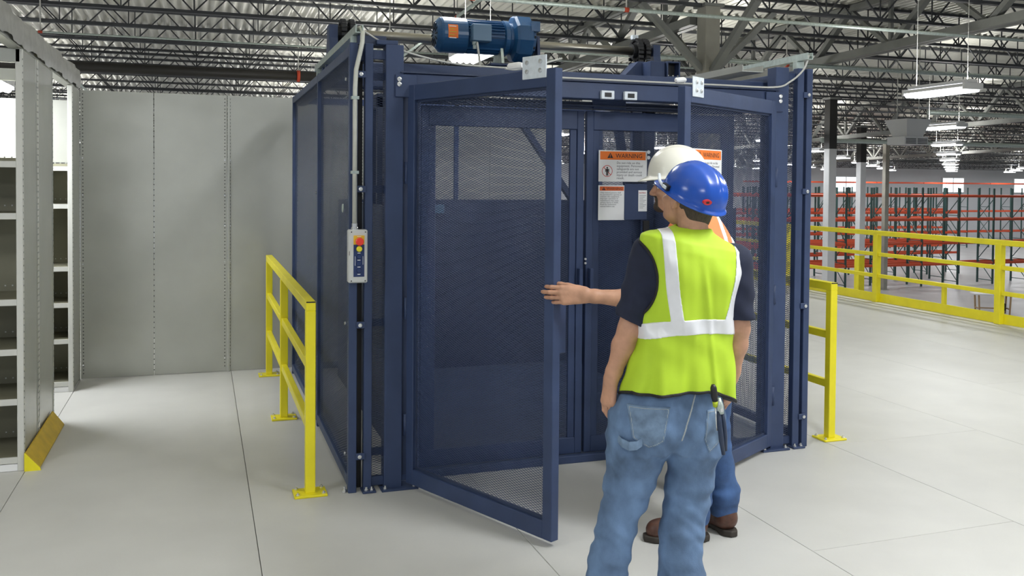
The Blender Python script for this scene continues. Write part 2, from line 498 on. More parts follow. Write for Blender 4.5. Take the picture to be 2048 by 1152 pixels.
# ------------------------------------------------------------------ fluorescent high-bays
def fixture(x, y, z, lamp, label, group=None, rot=math.pi / 2):
    r = thing('high_bay_light', label, 'light fixture', (x, y, z), rot, group)
    if 'hood' not in fixture.__dict__:
        L, w = .60, .17
        h = MB()
        h.cbox(-L, L, -.09, .09, .06, .115, .008)
        V = [(-L, -.09, .06), (L, -.09, .06), (L, -w, 0), (-L, -w, 0), (-L, .09, .06), (L, .09, .06), (L, w, 0), (-L, w, 0)]
        h.add(V, [(0, 1, 2, 3), (7, 6, 5, 4), (3, 2, 6, 7), (0, 3, 7, 4), (1, 5, 6, 2)])
        fixture.hood = h.mesh('hood'); fixture.hood.materials.append(M['hood'])
        l = MB()
        for k in (-.12, -.04, .04, .12): l.cyl((-L + .03, k, -.03), (L - .03, k, -.03), .038, 10)
        fixture.lens = l.mesh('tube_lamps'); fixture.lens.materials.append(M['lens'])
        e = MB()
        e.box(-.02, .02, -w - .005, w + .005, -.035, .06)
        fixture.caps = e.mesh('end_cap'); fixture.caps.materials.append(M['hood'])
        c = MB().tube([(0, 0, 0), (0, 0, 1)], .004, 5)
        sl = MB().box(-L + .05, L - .05, -.05, .05, .1155, .118); fixture.slot = sl.mesh('added_glow_slot'); fixture.slot.materials.append(M['lens'])  # glowing strip added on top of the hood to go with the upward light
        fixture.cab = c.mesh('suspension_cable'); fixture.cab.materials.append(M['wire'])
    for n, me in (('hood', fixture.hood), ('tube_lamps', fixture.lens), ('added_glow_slot', fixture.slot)):
        o = bpy.data.objects.new(n, me); COL.objects.link(o); o.parent = r
    for sx in (-1, 1):
        o = bpy.data.objects.new('end_cap', fixture.caps); COL.objects.link(o); o.parent = r; o.location = (sx * .6, 0, 0)
        o = bpy.data.objects.new('suspension_cable', fixture.cab); COL.objects.link(o); o.parent = r
        o.location = (sx * .5, 0, .11); o.scale = (1, 1, 5.60 + roof_dz(y) - z - .11)
    if lamp:
        ld = bpy.data.lights.new('lamp_light', 'AREA'); ld.shape = 'RECTANGLE'; ld.size = 1.15; ld.size_y = .32; ld.energy = LAMP_W * lamp
        ld.color = (0.95, 0.98, 1.0)
        lo = bpy.data.objects.new('lamp_light', ld); COL.objects.link(lo); lo.parent = r; lo.location = (0, 0, -.075)
        lu = bpy.data.lights.new('deck_fill_light', 'AREA'); lu.shape = 'RECTANGLE'; lu.size = 1.1; lu.size_y = .1; lu.energy = LAMP_W * lamp * UP; lu.color = (1.0, 0.99, 0.94)  # upward lamp added to brighten the roof deck
        lo = bpy.data.objects.new('deck_fill_light', lu); COL.objects.link(lo); lo.parent = r; lo.location = (0, 0, .125); lo.rotation_euler = (math.pi, 0, 0)
    return r
fixture(10.6, 10.9, 3.15, .8, 'fluorescent high-bay light hanging by cables at upper right')
fixture(2.98, 9.97, 3.2, 1, 'glowing high-bay light showing just under the blue motor')
fixture(3.0, 2.2, 3.35, .9, 'high-bay light over the open floor in front of the gates')
fixture(1.9, 6.9, 3.75, .45, 'unseen light added straight above the lift shaft to brighten its inside')  # extra lamp above the view, added to lighten the shaft
for (x, y, lp) in ((10.4, 3.2, 1.1), (-3.4, 2.4, 1.0), (6.4, 5.2, .75), (6.8, -1.2, 1.35), (-.6, -1.6, 1.0)):
    fixture(x, y, 3.35, lp, 'high-bay light overhead outside the picture', 'high-bay lights overhead outside the picture')
fixture(-1.75, 7.45, 2.62, .9, 'work light glowing between the two left shelving rows')
fixture(-1.95, 9.6, 2.62, .5, 'work light glowing behind the farther left shelving row')
for y in (18.6, 26.2, 33.8, 41.4, 49.0, 56.6, 64.2, 71.8):
    for i in range(-3, 14):
        x = 3.0 + 7.6 * i
        if x < -14 and y < 30: continue
        if x > 1.25 * y + 6: continue
        fixture(x, y, 3.25, 1.0 if y < 34 else 1.8, 'high-bay light far off under the warehouse roof', 'high-bay lights over the far warehouse')
# ================================================================== SHELVING
def perforations(m, x, y, z0, z1, axis, step=.0385, s=.0045):
    """column of small dark punched holes; axis 'x' = faces +x, 'y' = faces -y"""
    z = z0
    while z < z1:
        if axis == 'x': m.box(x, x + .0012, y - s, y + s, z - s, z + s)
        else: m.box(x - s, x + s, y - .0012, y, z - s, z + s)
        z += step
SHELF_Z = (.08, .42, .71, 1.0, 1.50, 1.80)
def shelving_unit(x0, x1, y0, y1, label, back=True, top=2.45, upper=True):
    r = thing('shelving_unit', label, 'shelving', ((x0 + x1) / 2, y0, 0))
    w = .036
    for (px, sx) in ((x0, 1), (x1 - w, -1)):
        for py in (y0, y1 - w):
            MB().cbox(px, px + w, py, py + w, 0, top, .003).build('post', 'shelf_lip' if py == y0 else 'shelf', r)
    for sx in (x0 + .004, x1 - .010):
        MB().box(sx, sx + .006, y0 + w, y1 - w, .02, top - .005).build('side_panel', 'shelf', r)
    pf = MB()
    for yy in (y0 + .012, y1 - .012): perforations(pf, x1, yy, .08, top - .05, 'x')
    tag(pf.build('punched_holes', 'gap', r), kind='stuff')
    if back:
        MB().box(x0 + w, x1 - w, y1 - .02, y1 - .012, .05, 1.83).build('back_panel', 'shelf_shaded', r)
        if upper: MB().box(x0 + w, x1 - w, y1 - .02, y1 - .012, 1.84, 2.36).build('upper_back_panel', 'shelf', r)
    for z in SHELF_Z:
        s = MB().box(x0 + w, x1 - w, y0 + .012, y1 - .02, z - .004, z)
        so = s.build('shelf', 'shelf_shaded', r)
        MB().box(x0 + w - .004, x1 - w + .004, y0 + .004, y0 + .016, z - .034, z + .002).build('front_lip', 'shelf_lip', so)
        h = MB()
        xx = x0 + .08
        while xx < x1 - .06: h.box(xx - .004, xx + .004, y1 - .0225, y1 - .0205, z + .03, z + .038); xx += .04
        tag(h.build('slot_row', 'shelf_lip', so), kind='stuff')
    MB().box(x0 + w, x1 - w, y0 + .006, y0 + .012, .002, .042).build('kick_strip', 'kick', r)
    return r
shelving_unit(-1.92, -.98, 5.86, 6.36, 'grey steel shelving unit nearest at the left edge, open shelves facing us', upper=False)
shelving_unit(-1.92, -.98, 6.37, 6.99, 'grey steel shelving unit backed onto the nearest left one', back=False)
shelving_unit(-1.92, -.975, 7.94, 8.40, 'grey steel shelving unit across the aisle, narrower in view at far left')
shelving_unit(-2.90, -1.93, 5.86, 6.36, 'grey steel shelving unit continuing the near row out of the left edge', upper=False)
shelving_unit(-2.90, -1.93, 7.94, 8.40, 'grey steel shelving unit continuing the far row behind the near one')

# tie beam over the row ends, wrapped in loose grey film
tb = thing('tie_beam', 'grey film-wrapped tie beam running over the left shelving row ends', 'beam', (-1.0, 4.6, 2.45))
MB().cbox(-1.06, -.985, 4.2, 8.44, 2.452, 2.60, .006).build('channel', 'shelf', tb)
def film():
    V = []; F = []; n = 90
    rnd = random.Random(3)
    ph = [rnd.uniform(0, 6) for _ in range(6)]
    for i in range(n + 1):
        y = 4.2 + 4.24 * i / n
        wv = .012 * math.sin(7 * y + ph[0]) + .009 * math.sin(17 * y + ph[1]) + .005 * math.sin(41 * y + ph[2])
        prof = [(-1.08, 2.50), (-1.07, 2.615), (-1.02, 2.64 + wv * .6), (-.975, 2.61 + wv), (-.968, 2.53 + .4 * wv), (-.972 + .3 * wv, 2.462 + wv * .6)]
        V += [(x, y, z) for x, z in prof]
    k = 6
    for i in range(n):
        for j in range(k - 1): F.append((i * k + j, i * k + j + 1, (i + 1) * k + j + 1, (i + 1) * k + j))
    o = link('plastic_film', np_mesh('plastic_film', V, F, True), mat('film_grey', (.36, .36, .34), .3, .1, .15, 18), tb)
    return o
film()
MB().cbox(-1.86, -.99, 6.95, 6.99, 2.37, 2.45, .004).build('cross_tie', 'shelf', tb)
MB().cbox(-1.86, -.99, 5.86, 5.90, 2.37, 2.45, .004).build('cross_tie', 'shelf', tb)

# closed row of shelving ends making the grey wall behind
sw = thing('shelving_row', 'closed grey steel shelving row forming the tall wall behind the left aisle', 'shelving', (0, 8.42, 0))
xs = [-.975, -.394, .213, .82, 1.43, 2.04, 2.65, 3.26]
for a, b in zip(xs[:-1], xs[1:]):
    MB().cbox(a + .002, b - .002, 8.405, 8.425, .004, 2.452, .002).build('end_panel', 'shelf', sw)
pf = MB()
for i, x in enumerate(xs[:-3]):
    if i % 2 == 1: perforations(pf, x, 8.4055, .05, 2.42, 'y', .046)
    else:
        for dx in (-.022, .022): perforations(pf, x + dx, 8.4055, .05, 2.42, 'y', .03)
tag(pf.build('punched_holes', 'gap', sw), kind='stuff')
bo = MB()
for x in (-.955, .191, .235):
    for z in (.12, .72, .98, 1.3, 1.57, 1.88): bo.box(x - .006, x + .006, 8.401, 8.405, z - .006, z + .006)
tag(bo.build('bolt_heads', 'bolt', sw), kind='stuff')
MB().cbox(.213, .235, 8.395, 8.405, .0, 2.452, .002).build('joint_post', 'shelf', sw)

# yellow floor guard at the near unit
g = thing('floor_guard', 'amber yellow sheet-metal floor guard along the foot of the near shelving', 'guard', (-.95, 5.84, 0))
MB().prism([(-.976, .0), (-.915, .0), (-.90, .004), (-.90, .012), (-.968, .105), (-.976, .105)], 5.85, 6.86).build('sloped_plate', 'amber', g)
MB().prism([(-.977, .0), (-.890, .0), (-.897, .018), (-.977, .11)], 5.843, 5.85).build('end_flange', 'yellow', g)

# ================================================================== YELLOW RAILINGS
def railing_y(x, ys, label, top=1.053, mids=(.70, .37), bolts=True):
    r = thing('guard_railing', label, 'railing', (x, ys[0], 0))
    a = .0265
    for y in ys:
        po = MB().cbox(x - a, x + a, y - a, y + a, .012, top - 2 * a, .003).build('post', 'yellow', r)
        MB().cbox(x - .088, x + .088, y - .07, y + .07, 0, .013, .003).build('base_plate', 'yellow', po)
        for sx in (-1, 1):
            for sy in (-1, 1):
                MB().lathe((x + sx * .068, y + sy * .05, .012), (0, 0, 1), [(0, .011), (.008, .011), (.009, .005), (.016, .005)], 6).build('anchor_bolt', 'bolt', po)
    MB().cbox(x - a, x + a, ys[0] - a, ys[-1] + a, top - 2 * a, top, .003).build('top_rail', 'yellow', r)
    for z in mids:
        for y0, y1 in zip(ys[:-1], ys[1:]):
            MB().cbox(x - .019, x + .019, y0 + a, y1 - a, z - .025, z + .025, .003).build('mid_rail', 'yellow', r)
    for y, d in ((ys[0] - a, -1), (ys[-1] + a, 1)):
        MB().box(x - a + .002, x + a - .002, min(y, y + d * .003), max(y, y + d * .003), top - 2 * a + .046, top - .0005).build('end_cap', 'dark', r)
    return r
railing_y(.554, (4.965, 6.62, 8.13), 'yellow square-tube guard railing left of the blue enclosure')
railing_y(3.985, (5.01, 6.62, 8.13), 'yellow square-tube guard railing right of the blue enclosure')

def long_railing():
    x = 9.36
    r = thing('edge_railing', 'long yellow railing with kick plate along the far mezzanine edge', 'railing', (x, 4, 0))
    ys = [2.16, 4.3, 6.45, 8.62, 10.78, 12.93, 15.1, 17.25, 19.4]
    for y in ys:
        MB().cbox(x - .04, x + .04, y - .045, y + .045, 0, 1.0, .004).build('post', 'yellow', r)
    MB().cbox(x - .03, x + .03, 0, 20.3, .975, 1.045, .006).build('top_rail', 'yellow', r)
    for z in (.70, .385):
        for a, b in zip(ys[:-1], ys[1:]):
            MB().cbox(x - .022, x + .022, a + .045, b - .045, z - .026, z + .026, .004).build('mid_rail', 'yellow', r)
    MB().box(x + .03, x + .042, 0, 20.3, -.02, .125).build('kick_plate', 'yellow', r)
    MB().cbox(x + .05, x + .10, 9.55, 9.6, 0, .385, .003).build('short_post', 'yellow', r)
long_railing()

def end_railing():
    y = 20.2
    r = thing('edge_railing', 'yellow railing across the back edge of the mezzanine, seen through the mesh', 'railing', (6.5, y, 0))
    xs = [3.9, 6.05, 8.2, 9.22]
    for x in xs: MB().cbox(x - .04, x + .04, y - .04, y + .04, 0, 1.0, .004).build('post', 'yellow', r)
    for z in (1.01, .70, .385): MB().cbox(3.9, 9.28, y - .026, y + .026, z - .028, z + .028, .004).build('rail', 'yellow', r)
    MB().box(3.9, 9.32, y + .03, y + .042, 0, .125).build('kick_plate', 'yellow', r)
end_railing()

# ================================================================== LIFT ENCLOSURE
def expanded_sheet(W=1.0, H=2.1, lwd=.032, pitch=.0065, sw=.0016, th=.0011):
    nx = int(round(W / (lwd / 2))); nz = int(round(H / pitch))
    i = np.arange(nx + 1); k = np.arange(nz)
    X = np.broadcast_to(i * (lwd / 2), (nz, nx + 1)).astype(float)
    Z = (k[:, None] + .5) * pitch + np.where((i[None, :] + k[:, None]) % 2 == 0, 1, -1) * (pitch / 2 - sw * .35)
    V = np.zeros((nz, nx + 1, 4, 3))
    for c, (dy, dz) in enumerate(((-th, -sw), (th, -sw), (th, sw), (-th, sw))):
        V[:, :, c, 0] = X; V[:, :, c, 1] = dy / 2 * 2; V[:, :, c, 2] = Z + dz * .55
    idx = np.arange(nz * (nx + 1) * 4).reshape(nz, nx + 1, 4)
    F = []
    for c in range(4):
        d = (c + 1) % 4
        F.append(np.stack([idx[:, :-1, c], idx[:, :-1, d], idx[:, 1:, d], idx[:, 1:, c]], -1).reshape(-1, 4))
    me = np_mesh('expanded_mesh', V.reshape(-1, 3), np.concatenate(F))
    me.materials.append(M['mesh'])
    return me
SHEET = expanded_sheet()
STRIP = expanded_sheet(.096, 2.3)
def sheet(parent, loc, rz, w, h, local=False, me=None, W=1.0, H=2.1):
    o = bpy.data.objects.new('expanded_mesh', me or SHEET); COL.objects.link(o)
    o.location = loc; o.rotation_euler = (0, 0, rz); o.scale = (w / W, 1, h / H)
    if local: o.parent = parent
    else: attach(o, parent)
    return o

ENC = thing('lift_enclosure', 'navy blue mesh-walled freight lift enclosure with double gates standing open', 'lift', (2.24, 4.9, 0))
XL, XR, YF, YB = .752, 3.728, 4.905, 8.17
def post(x0, x1, y0, y1, z1=2.45, z0=0.0, name='post', plate=None):
    p = MB().cbox(x0, x1, y0, y1, z0, z1, .003).build(name, 'navy', ENC)
    if plate:
        MB().cbox(plate[0], plate[1], plate[2], plate[3], 0, .012, .002).build('base_plate', 'navy', p)
        for px in (plate[0] + .022, plate[1] - .022):
            MB().lathe((px, plate[2] + .022, .011), (0, 0, 1), [(0, .012), (.009, .012), (.01, .006), (.02, .006)], 6).build('anchor_bolt', 'bolt', p)
    return p
# front left cluster, front right cluster
post(.752, .797, 4.905, 4.955)
post(.836, .880, 4.905, 4.955, plate=(.826, .90, 4.87, 4.96))
post(.950, 1.048, 4.905, 5.0, plate=(.93, 1.135, 4.865, 5.0))
post(3.684, 3.728, 4.905, 4.955)
post(3.612, 3.662, 4.905, 4.955, plate=(3.60, 3.69, 4.87, 4.96))
post(3.448, 3.546, 4.905, 5.0, plate=(3.37, 3.57, 4.865, 5.0))
# dark strips painting the shade in the gaps between the outer posts
MB().box(.797, .836, 4.99, 5.0, 0, 2.44).build('gap_shade_strip', 'dark', ENC)
MB().box(3.662, 3.684, 4.99, 5.0, 0, 2.44).build('gap_shade_strip', 'dark', ENC)
for (x, z) in [(x, z) for x in (.876, 3.616 - .072) for z in ()]: pass
sheet(ENC, (.868, 4.95, .05), 0, .096, 2.30, me=STRIP, W=.096, H=2.3)
sheet(ENC, (3.536, 4.95, .05), 0, .096, 2.30, me=STRIP, W=.096, H=2.3)
for x0, x1 in ((.868, .962), (3.536, 3.63)):
    for z in (.02, 2.37): MB().cbox(x0, x1, 4.935, 4.965, z, z + .05, .002).build('strip_rail', 'navy', ENC)
# tie straps with bolts between the front posts
for z in (.20, .92, 1.66, 2.28):
    for x0, x1, bx in ((.797, .838, .812), (3.66, 3.70, 3.69)):
        MB().cbox(x0 - .006, x1 + .004, 4.895, 4.905, z - .018, z + .018, .002).build('tie_strap', 'navy', ENC)
        MB().lathe((bx, 4.896, z), (0, -1, 0), [(0, .011), (.007, .011), (.008, .006), (.011, .006)], 8).build('bolt', 'bolt', ENC)
    MB().box(.868, .962, 4.965, 4.985, z - .02, z + .02).build('cross_strip', 'navy', ENC)
# lintel
MB().cbox(1.048, 3.448, 4.91, 5.0, 2.200, 2.298, .004).build('lintel', 'navy', ENC)
MB().cbox(1.03, 3.47, 4.895, 5.02, 2.298, 2.306, .002).build('lintel_cap', 'navy_dark', ENC)
for x0, x1 in ((1.0, 1.12), (3.37, 3.50)):
    MB().cbox(x0, x1, 4.893, 4.906, 2.165, 2.29, .003).build('splice_plate', 'navy', ENC)
for bx, bz in ((1.02, 2.262), (1.02, 2.235), (3.472, 2.262), (3.472, 2.232)):
    MB().lathe((bx, 4.894, bz), (0, -1, 0), [(0, .013), (.009, .013), (.011, .007)], 8).build('bolt', 'bolt', ENC)
# second header channel behind and its switch brackets
MB().cbox(1.0, 3.5, 5.06, 5.12, 2.30, 2.372, .004).build('head_channel', 'navy', ENC)
MB().cbox(1.0, 3.5, 5.06, 5.09, 2.168, 2.178, .002).build('head_angle', 'navy_dark', ENC)
for x in (2.27, 2.42):
    b = MB().cbox(x - .042, x + .042, 4.884, 4.91, 2.20, 2.25, .003).build('switch_bracket', 'zinc', ENC)
    MB().box(x - .022, x + .022, 4.882, 4.884, 2.212, 2.238).build('switch_slot', 'black', b)
# side walls: posts, rails, mesh
for X, sg in ((XL, 1), (XR, -1)):
    xa, xb = (X, X + .04) if sg > 0 else (X - .04, X)
    for y in (6.32, 8.13): post(xa, xb, y, y + .04, 2.44)
    for (ya, yb) in ((4.955, 6.32), (6.36, 8.13)):
        for z in (.03, 2.38): MB().cbox(xa, xb, ya, yb, z, z + .055, .003).build('side_rail', 'navy', ENC)
        MB().cbox(xa + .008, xb - .008, ya, ya + .025, .08, 2.38, .002).build('panel_stile', 'navy', ENC)
        sheet(ENC, ((xa + xb) / 2, ya + .02, .075), math.pi / 2, yb - ya - .03, 2.32)
    for y, z in ((4.985, 2.26), (4.985, .92), (4.985, .2), (6.34, 1.62)):
        px = X - .004 if sg > 0 else X + .004
        MB().lathe((px, y, z), (-sg, 0, 0), [(0, .01), (.007, .01), (.008, .005)], 8).build('bolt', 'bolt', ENC)
# small cover plate on the left side wall
MB().cyl((XL - .006, 5.12, 1.55), (XL, 5.12, 1.55), .024, 14).build('cover_disc', 'galv', ENC)
MB().lathe((.735, 4.93, .012), (0, 0, 1), [(-.01, .014), (.004, .014), (.006, .006), (.022, .006)], 6).build('anchor_bolt', 'bolt', ENC)
# back wall mesh
post(2.22, 2.26, YB - .04, YB, 2.44)
for z in (.03, 2.38): MB().cbox(.79, 3.69, YB - .04, YB, z, z + .055, .003).build('back_rail', 'navy', ENC)
# top beams carrying the drive
MB().cbox(.80, 3.68, 6.28, 6.34, 2.36, 2.53, .005).build('drive_beam', 'navy', ENC)
MB().cbox(.80, 3.68, 6.46, 6.52, 2.36, 2.53, .005).build('drive_beam', 'navy', ENC)
for x in (.80, 3.62):
    MB().cbox(x, x + .06, 4.96, 8.15, 2.36, 2.44, .004).build('top_side_beam', 'navy', ENC)
MB().cbox(.90, 1.02, 4.92, 5.0, 2.45, 2.475, .003).build('post_cap', 'navy', ENC)
MB().cbox(.80, .96, 4.95, 5.05, 2.445, 2.5, .003).build('post_cap', 'navy_dark', ENC)
# jamb angles closing the hinge gaps
MB().box(1.044, 1.098, 4.985, 5.0, .05, 2.2).build('jamb', 'navy_dark', ENC)
MB().box(3.40, 3.452, 4.985, 5.0, .05, 2.2).build('jamb', 'navy_dark', ENC)
# sill
MB().cbox(1.05, 3.45, 5.03, 5.07, 0, .045, .003).build('sill_bar', 'navy', ENC)

# hinged outer gates
def gate(hx, hy, fx, fy, side, sign=1):
    d = Vector((fx - hx, fy - hy, 0)); L = d.length; ang = math.atan2(d.y, d.x)
    g = MB(); t = .024; z0, z1 = .03, 2.232
    g.cbox(0, .06, -t, t, z0, z1, .003)
    g.cbox(L - .062, L, -t, t, z0, z1, .003)
    g.cbox(.06, L - .062, -t, t, z0, z0 + .085, .003); g.cbox(.06, L - .062, -t, t, z1 - .085, z1, .003)
    o = g.build('gate', 'navy', ENC, local=True)
    o.matrix_parent_inverse = wmat(ENC).inverted()
    o.location = (hx, hy, 0); o.rotation_euler = (0, 0, ang)
    tag(o, side)
    sheet(o, (.055, 0, .11), 0, L - .112, z1 - z0 - .16, local=True)
    s = sign
    f = MB()
    for a, b, c, e in ((.06, .072, z0 + .08, z1 - .08), (L - .074, L - .062, z0 + .08, z1 - .08)): f.box(a, b, -.008, .008, c, e)
    f.box(.06, L - .062, -.008, .008, z0 + .085, z0 + .097).box(.06, L - .062, -.008, .008, z1 - .097, z1 - .085)
    f.build('mesh_retainer', 'navy_dark', o, local=True)
    for z in (.35, 1.0, 1.75): MB().cyl((-.012, -s * .02, z - .06), (-.012, -s * .02, z + .06), .012, 10).build('hinge', 'navy', o, local=True)
    return o, L
GL, LL = gate(1.092, 4.915, 1.556, 3.882, 'outer left gate swung far open towards us')
GR, LR = gate(3.436, 4.915, 2.455, 4.345, 'outer right gate swung partly open towards us', -1)
# pull handles on the gate edges
def handle(o, L, s):
    MB().cbox(L - .05, L - .02, s * .024 if s > 0 else s * .085, s * .085 if s > 0 else s * .024, .90, 1.15, .004).build('pull_handle', 'navy', o, local=True)
handle(GL, LL, 1)
# strike plates on gate tops
def strike(o, L, s, x0, x1, z0, z1):
    p = MB().cbox(x0, x1, min(s * .024, s * .031), max(s * .024, s * .031), z0, z1, .002).build('strike_plate', 'zinc', o, local=True)
    for px in (x0 + .035, x1 - .035):
        for pz in (z0 + .035, z1 - .03):
            MB().lathe((px, s * .031, pz), (0, s, 0), [(0, .011), (.006, .011), (.007, .005), (.01, .005)], 8).build('bolt', 'bolt', o, local=True)
strike(GL, LL, -1, LL - .215, LL - .055, 2.19, 2.297)
strike(GR, LR, 1, .0 + LR - .19, LR - .07, 2.18, 2.29)

# ------------------------------------------------------------------ lift carriage with inner gates
CAR = thing('lift_carriage', 'dark navy lift carriage with closed inner mesh gates inside the enclosure', 'lift car', (2.24, 5.1, 0))
MB().cbox(1.12, 3.36, 5.10, 7.95, .002, .02, .003).build('platform', 'navy_dark', CAR)
def inner_gate(x0, x1, y, handle_x):
    g = MB(); t = .02; z0, z1 = .035, 2.145
    g.cbox(x0, x0 + .045, y - t, y + t, z0, z1, .003); g.cbox(x1 - .045, x1, y - t, y + t, z0, z1, .003)
    g.cbox(x0 + .045, x0 + .09, y - t * .5, y + t * .5, z0, z1, .003); g.cbox(x1 - .09, x1 - .045, y - t * .5, y + t * .5, z0, z1, .003)
    g.cbox(x0 + .045, x1 - .045, y - t, y + t, z0, z0 + .1, .003); g.cbox(x0 + .045, x1 - .045, y - t, y + t, z1 - .115, z1, .003)
    o = g.build('inner_gate', 'navy', CAR)
    sheet(o, (x0 + .06, y, z0 + .08), 0, x1 - x0 - .12, z1 - z0 - .17)
    MB().cbox(handle_x - .012, handle_x + .012, y - .06, y - .02, .98, 1.18, .003).build('pull_handle', 'navy', o)
    return o
IG1 = inner_gate(1.195, 2.218, 5.13, 2.19)
IG2 = inner_gate(2.236, 3.28, 5.13, 2.262)
for z in (1.21, 1.235): MB().lathe((2.232, 5.11, z), (0, -1, 0), [(0, .008), (.006, .008)], 8).build('bolt', 'bolt', CAR)
MB().cbox(2.49, 2.645, 5.098, 5.106, 1.475, 1.70, .002).build('blank_plate', 'navy', IG2)
MB().cbox(2.62, 2.66, 5.09, 5.108, 1.40, 1.47, .002).build('latch', 'dark', IG2)
MB().lathe((2.65, 5.10, 1.90), (0, -1, 0), [(0, .012), (.008, .012)], 8).build('bolt', 'bolt', IG2)
MB().lathe((2.65, 5.10, 1.865), (0, -1, 0), [(0, .012), (.008, .012)], 8).build('bolt', 'bolt', IG2)
# head rail over the inner gates, half-height sheet walls, frame and braces
MB().cbox(1.15, 3.33, 5.09, 5.16, 2.155, 2.20, .004).build('head_rail', 'navy_dark', CAR)
MB().cbox(2.26, 2.48, 5.07, 5.10, 2.16, 2.235, .004).build('latch_guard', 'navy', CAR)
MB().box(1.13, 3.36, 7.90, 7.92, .02, 1.545).build('back_sheet', 'navy_dark', CAR)
MB().box(1.12, 1.14, 5.2, 7.92, .02, 1.545).build('side_sheet', 'navy_dark', CAR)
MB().box(3.34, 3.36, 5.2, 7.92, .02, 1.545).build('side_sheet', 'navy_dark', CAR)
for x in (1.16, 3.24):
    for y in (6.3, 6.5): MB().cbox(x, x + .09, y, y + .05, .02, 2.30, .004).build('carriage_upright', 'navy_dark', CAR)
    MB().cbox(x, x + .09, 6.3, 6.55, 2.22, 2.32, .004).build('carriage_head', 'navy_dark', CAR)
MB().bar((3.05, 6.45, 2.3), (3.28, 6.45, 1.2), .07, .05).build('brace', 'navy_dark', CAR)
MB().bar((2.72, 7.8, 2.3), (3.3, 7.8, 1.5), .07, .05).build('brace', 'navy_dark', CAR)
MB().cbox(1.45, 1.62, 7.7, 7.76, .02, 2.35, .004).build('rear_upright', 'navy_dark', CAR)
MB().cbox(1.86, 2.06, 7.88, 7.895, 1.42, 1.50, .003).build('name_plate', 'motor_box', CAR)

# ------------------------------------------------------------------ drive: shaft, sprockets, motor
SY, SZ = 6.40, 2.735
DR = thing('drive_shaft', 'long steel drive shaft with chain sprockets across the enclosure top', 'shaft', (2.2, SY, 2.53))
MB().tube([(.86, SY, SZ), (3.36, SY, SZ)], .033, 20).build('shaft', 'steel', DR)
def sprocket(x):
    s = MB(); n = 17; V = []; R = .085
    poly = []
    for k in range(n * 2):
        a = math.pi * k / n; rr = R if k % 2 == 0 else R - .014
        poly.append((SY + rr * math.cos(a), SZ + rr * math.sin(a)))
    s.prism(poly, x - .008, x + .008, 'x'); s.lathe((x - .04, SY, SZ), (1, 0, 0), [(0, .055), (.08, .055)], 16)
    so = s.build('sprocket', 'dark', DR)
    c = MB()
    for k in range(12):
        a = math.pi * (k + .5) / 12; p = (x, SY + .09 * math.cos(a), SZ + .09 * math.sin(a))
        c.cbox(x - .02, x + .02, p[1] - .012, p[1] + .012, p[2] - .012, p[2] + .012, .004)
    for k in range(10):
        for sy in (-1, 1): c.cbox(x - .02, x + .02, SY + sy * .09 - .008, SY + sy * .09 + .008, SZ - .03 - k * .036, SZ - .004 - k * .036, .004)
    tag(c.build('roller_chain', 'dark', DR), kind='stuff')
for x in (.93, .99, 3.21, 3.27): sprocket(x)
def pillow(x, m='navy'):
    b = MB().prism([(SY - .12, 2.44), (SY + .12, 2.44), (SY + .12, 2.53), (SY + .06, SZ - .04), (SY + .06, SZ + .05), (SY - .06, SZ + .05), (SY - .06, SZ - .04), (SY - .12, 2.53)], x - .03, x + .03, 'x')
    b.build('bearing_block', m, DR)
pillow(3.36); pillow(.86)
MB().cbox(3.17, 3.22, SY - .02, SY + .02, SZ + .09, SZ + .125, .003).build('oiler', 'zinc', DR)
# tensioner bracket by the right sprocket
bk = thing('tension_bracket', 'navy welded bracket with square socket under the right sprockets', 'bracket', (3.2, 6.1, 2.45))
MB().prism([(2.93, 2.45), (3.16, 2.45), (3.16, 2.62), (3.10, 2.62)], 6.14, 6.28).build('gusset', 'navy', bk)
MB().cbox(3.13, 3.25, 6.0, 6.28, 2.42, 2.61, .004).build('upright_box', 'navy', bk)
so = MB().box(3.255, 3.265, 5.98, 6.12, 2.50, 2.60).box(3.355, 3.365, 5.98, 6.12, 2.50, 2.60).box(3.255, 3.365, 5.98, 6.12, 2.49, 2.50).box(3.255, 3.365, 5.98, 6.12, 2.60, 2.61).build('square_socket', 'navy', bk)
MB().box(3.265, 3.355, 6.05, 6.06, 2.50, 2.60).build('socket_plug', 'black', so)
for x in (3.27, 3.31, 3.35): MB().cyl((x, 5.99, 2.45), (x, 5.99, 2.51), .008, 8).build('stud', 'bolt', bk)

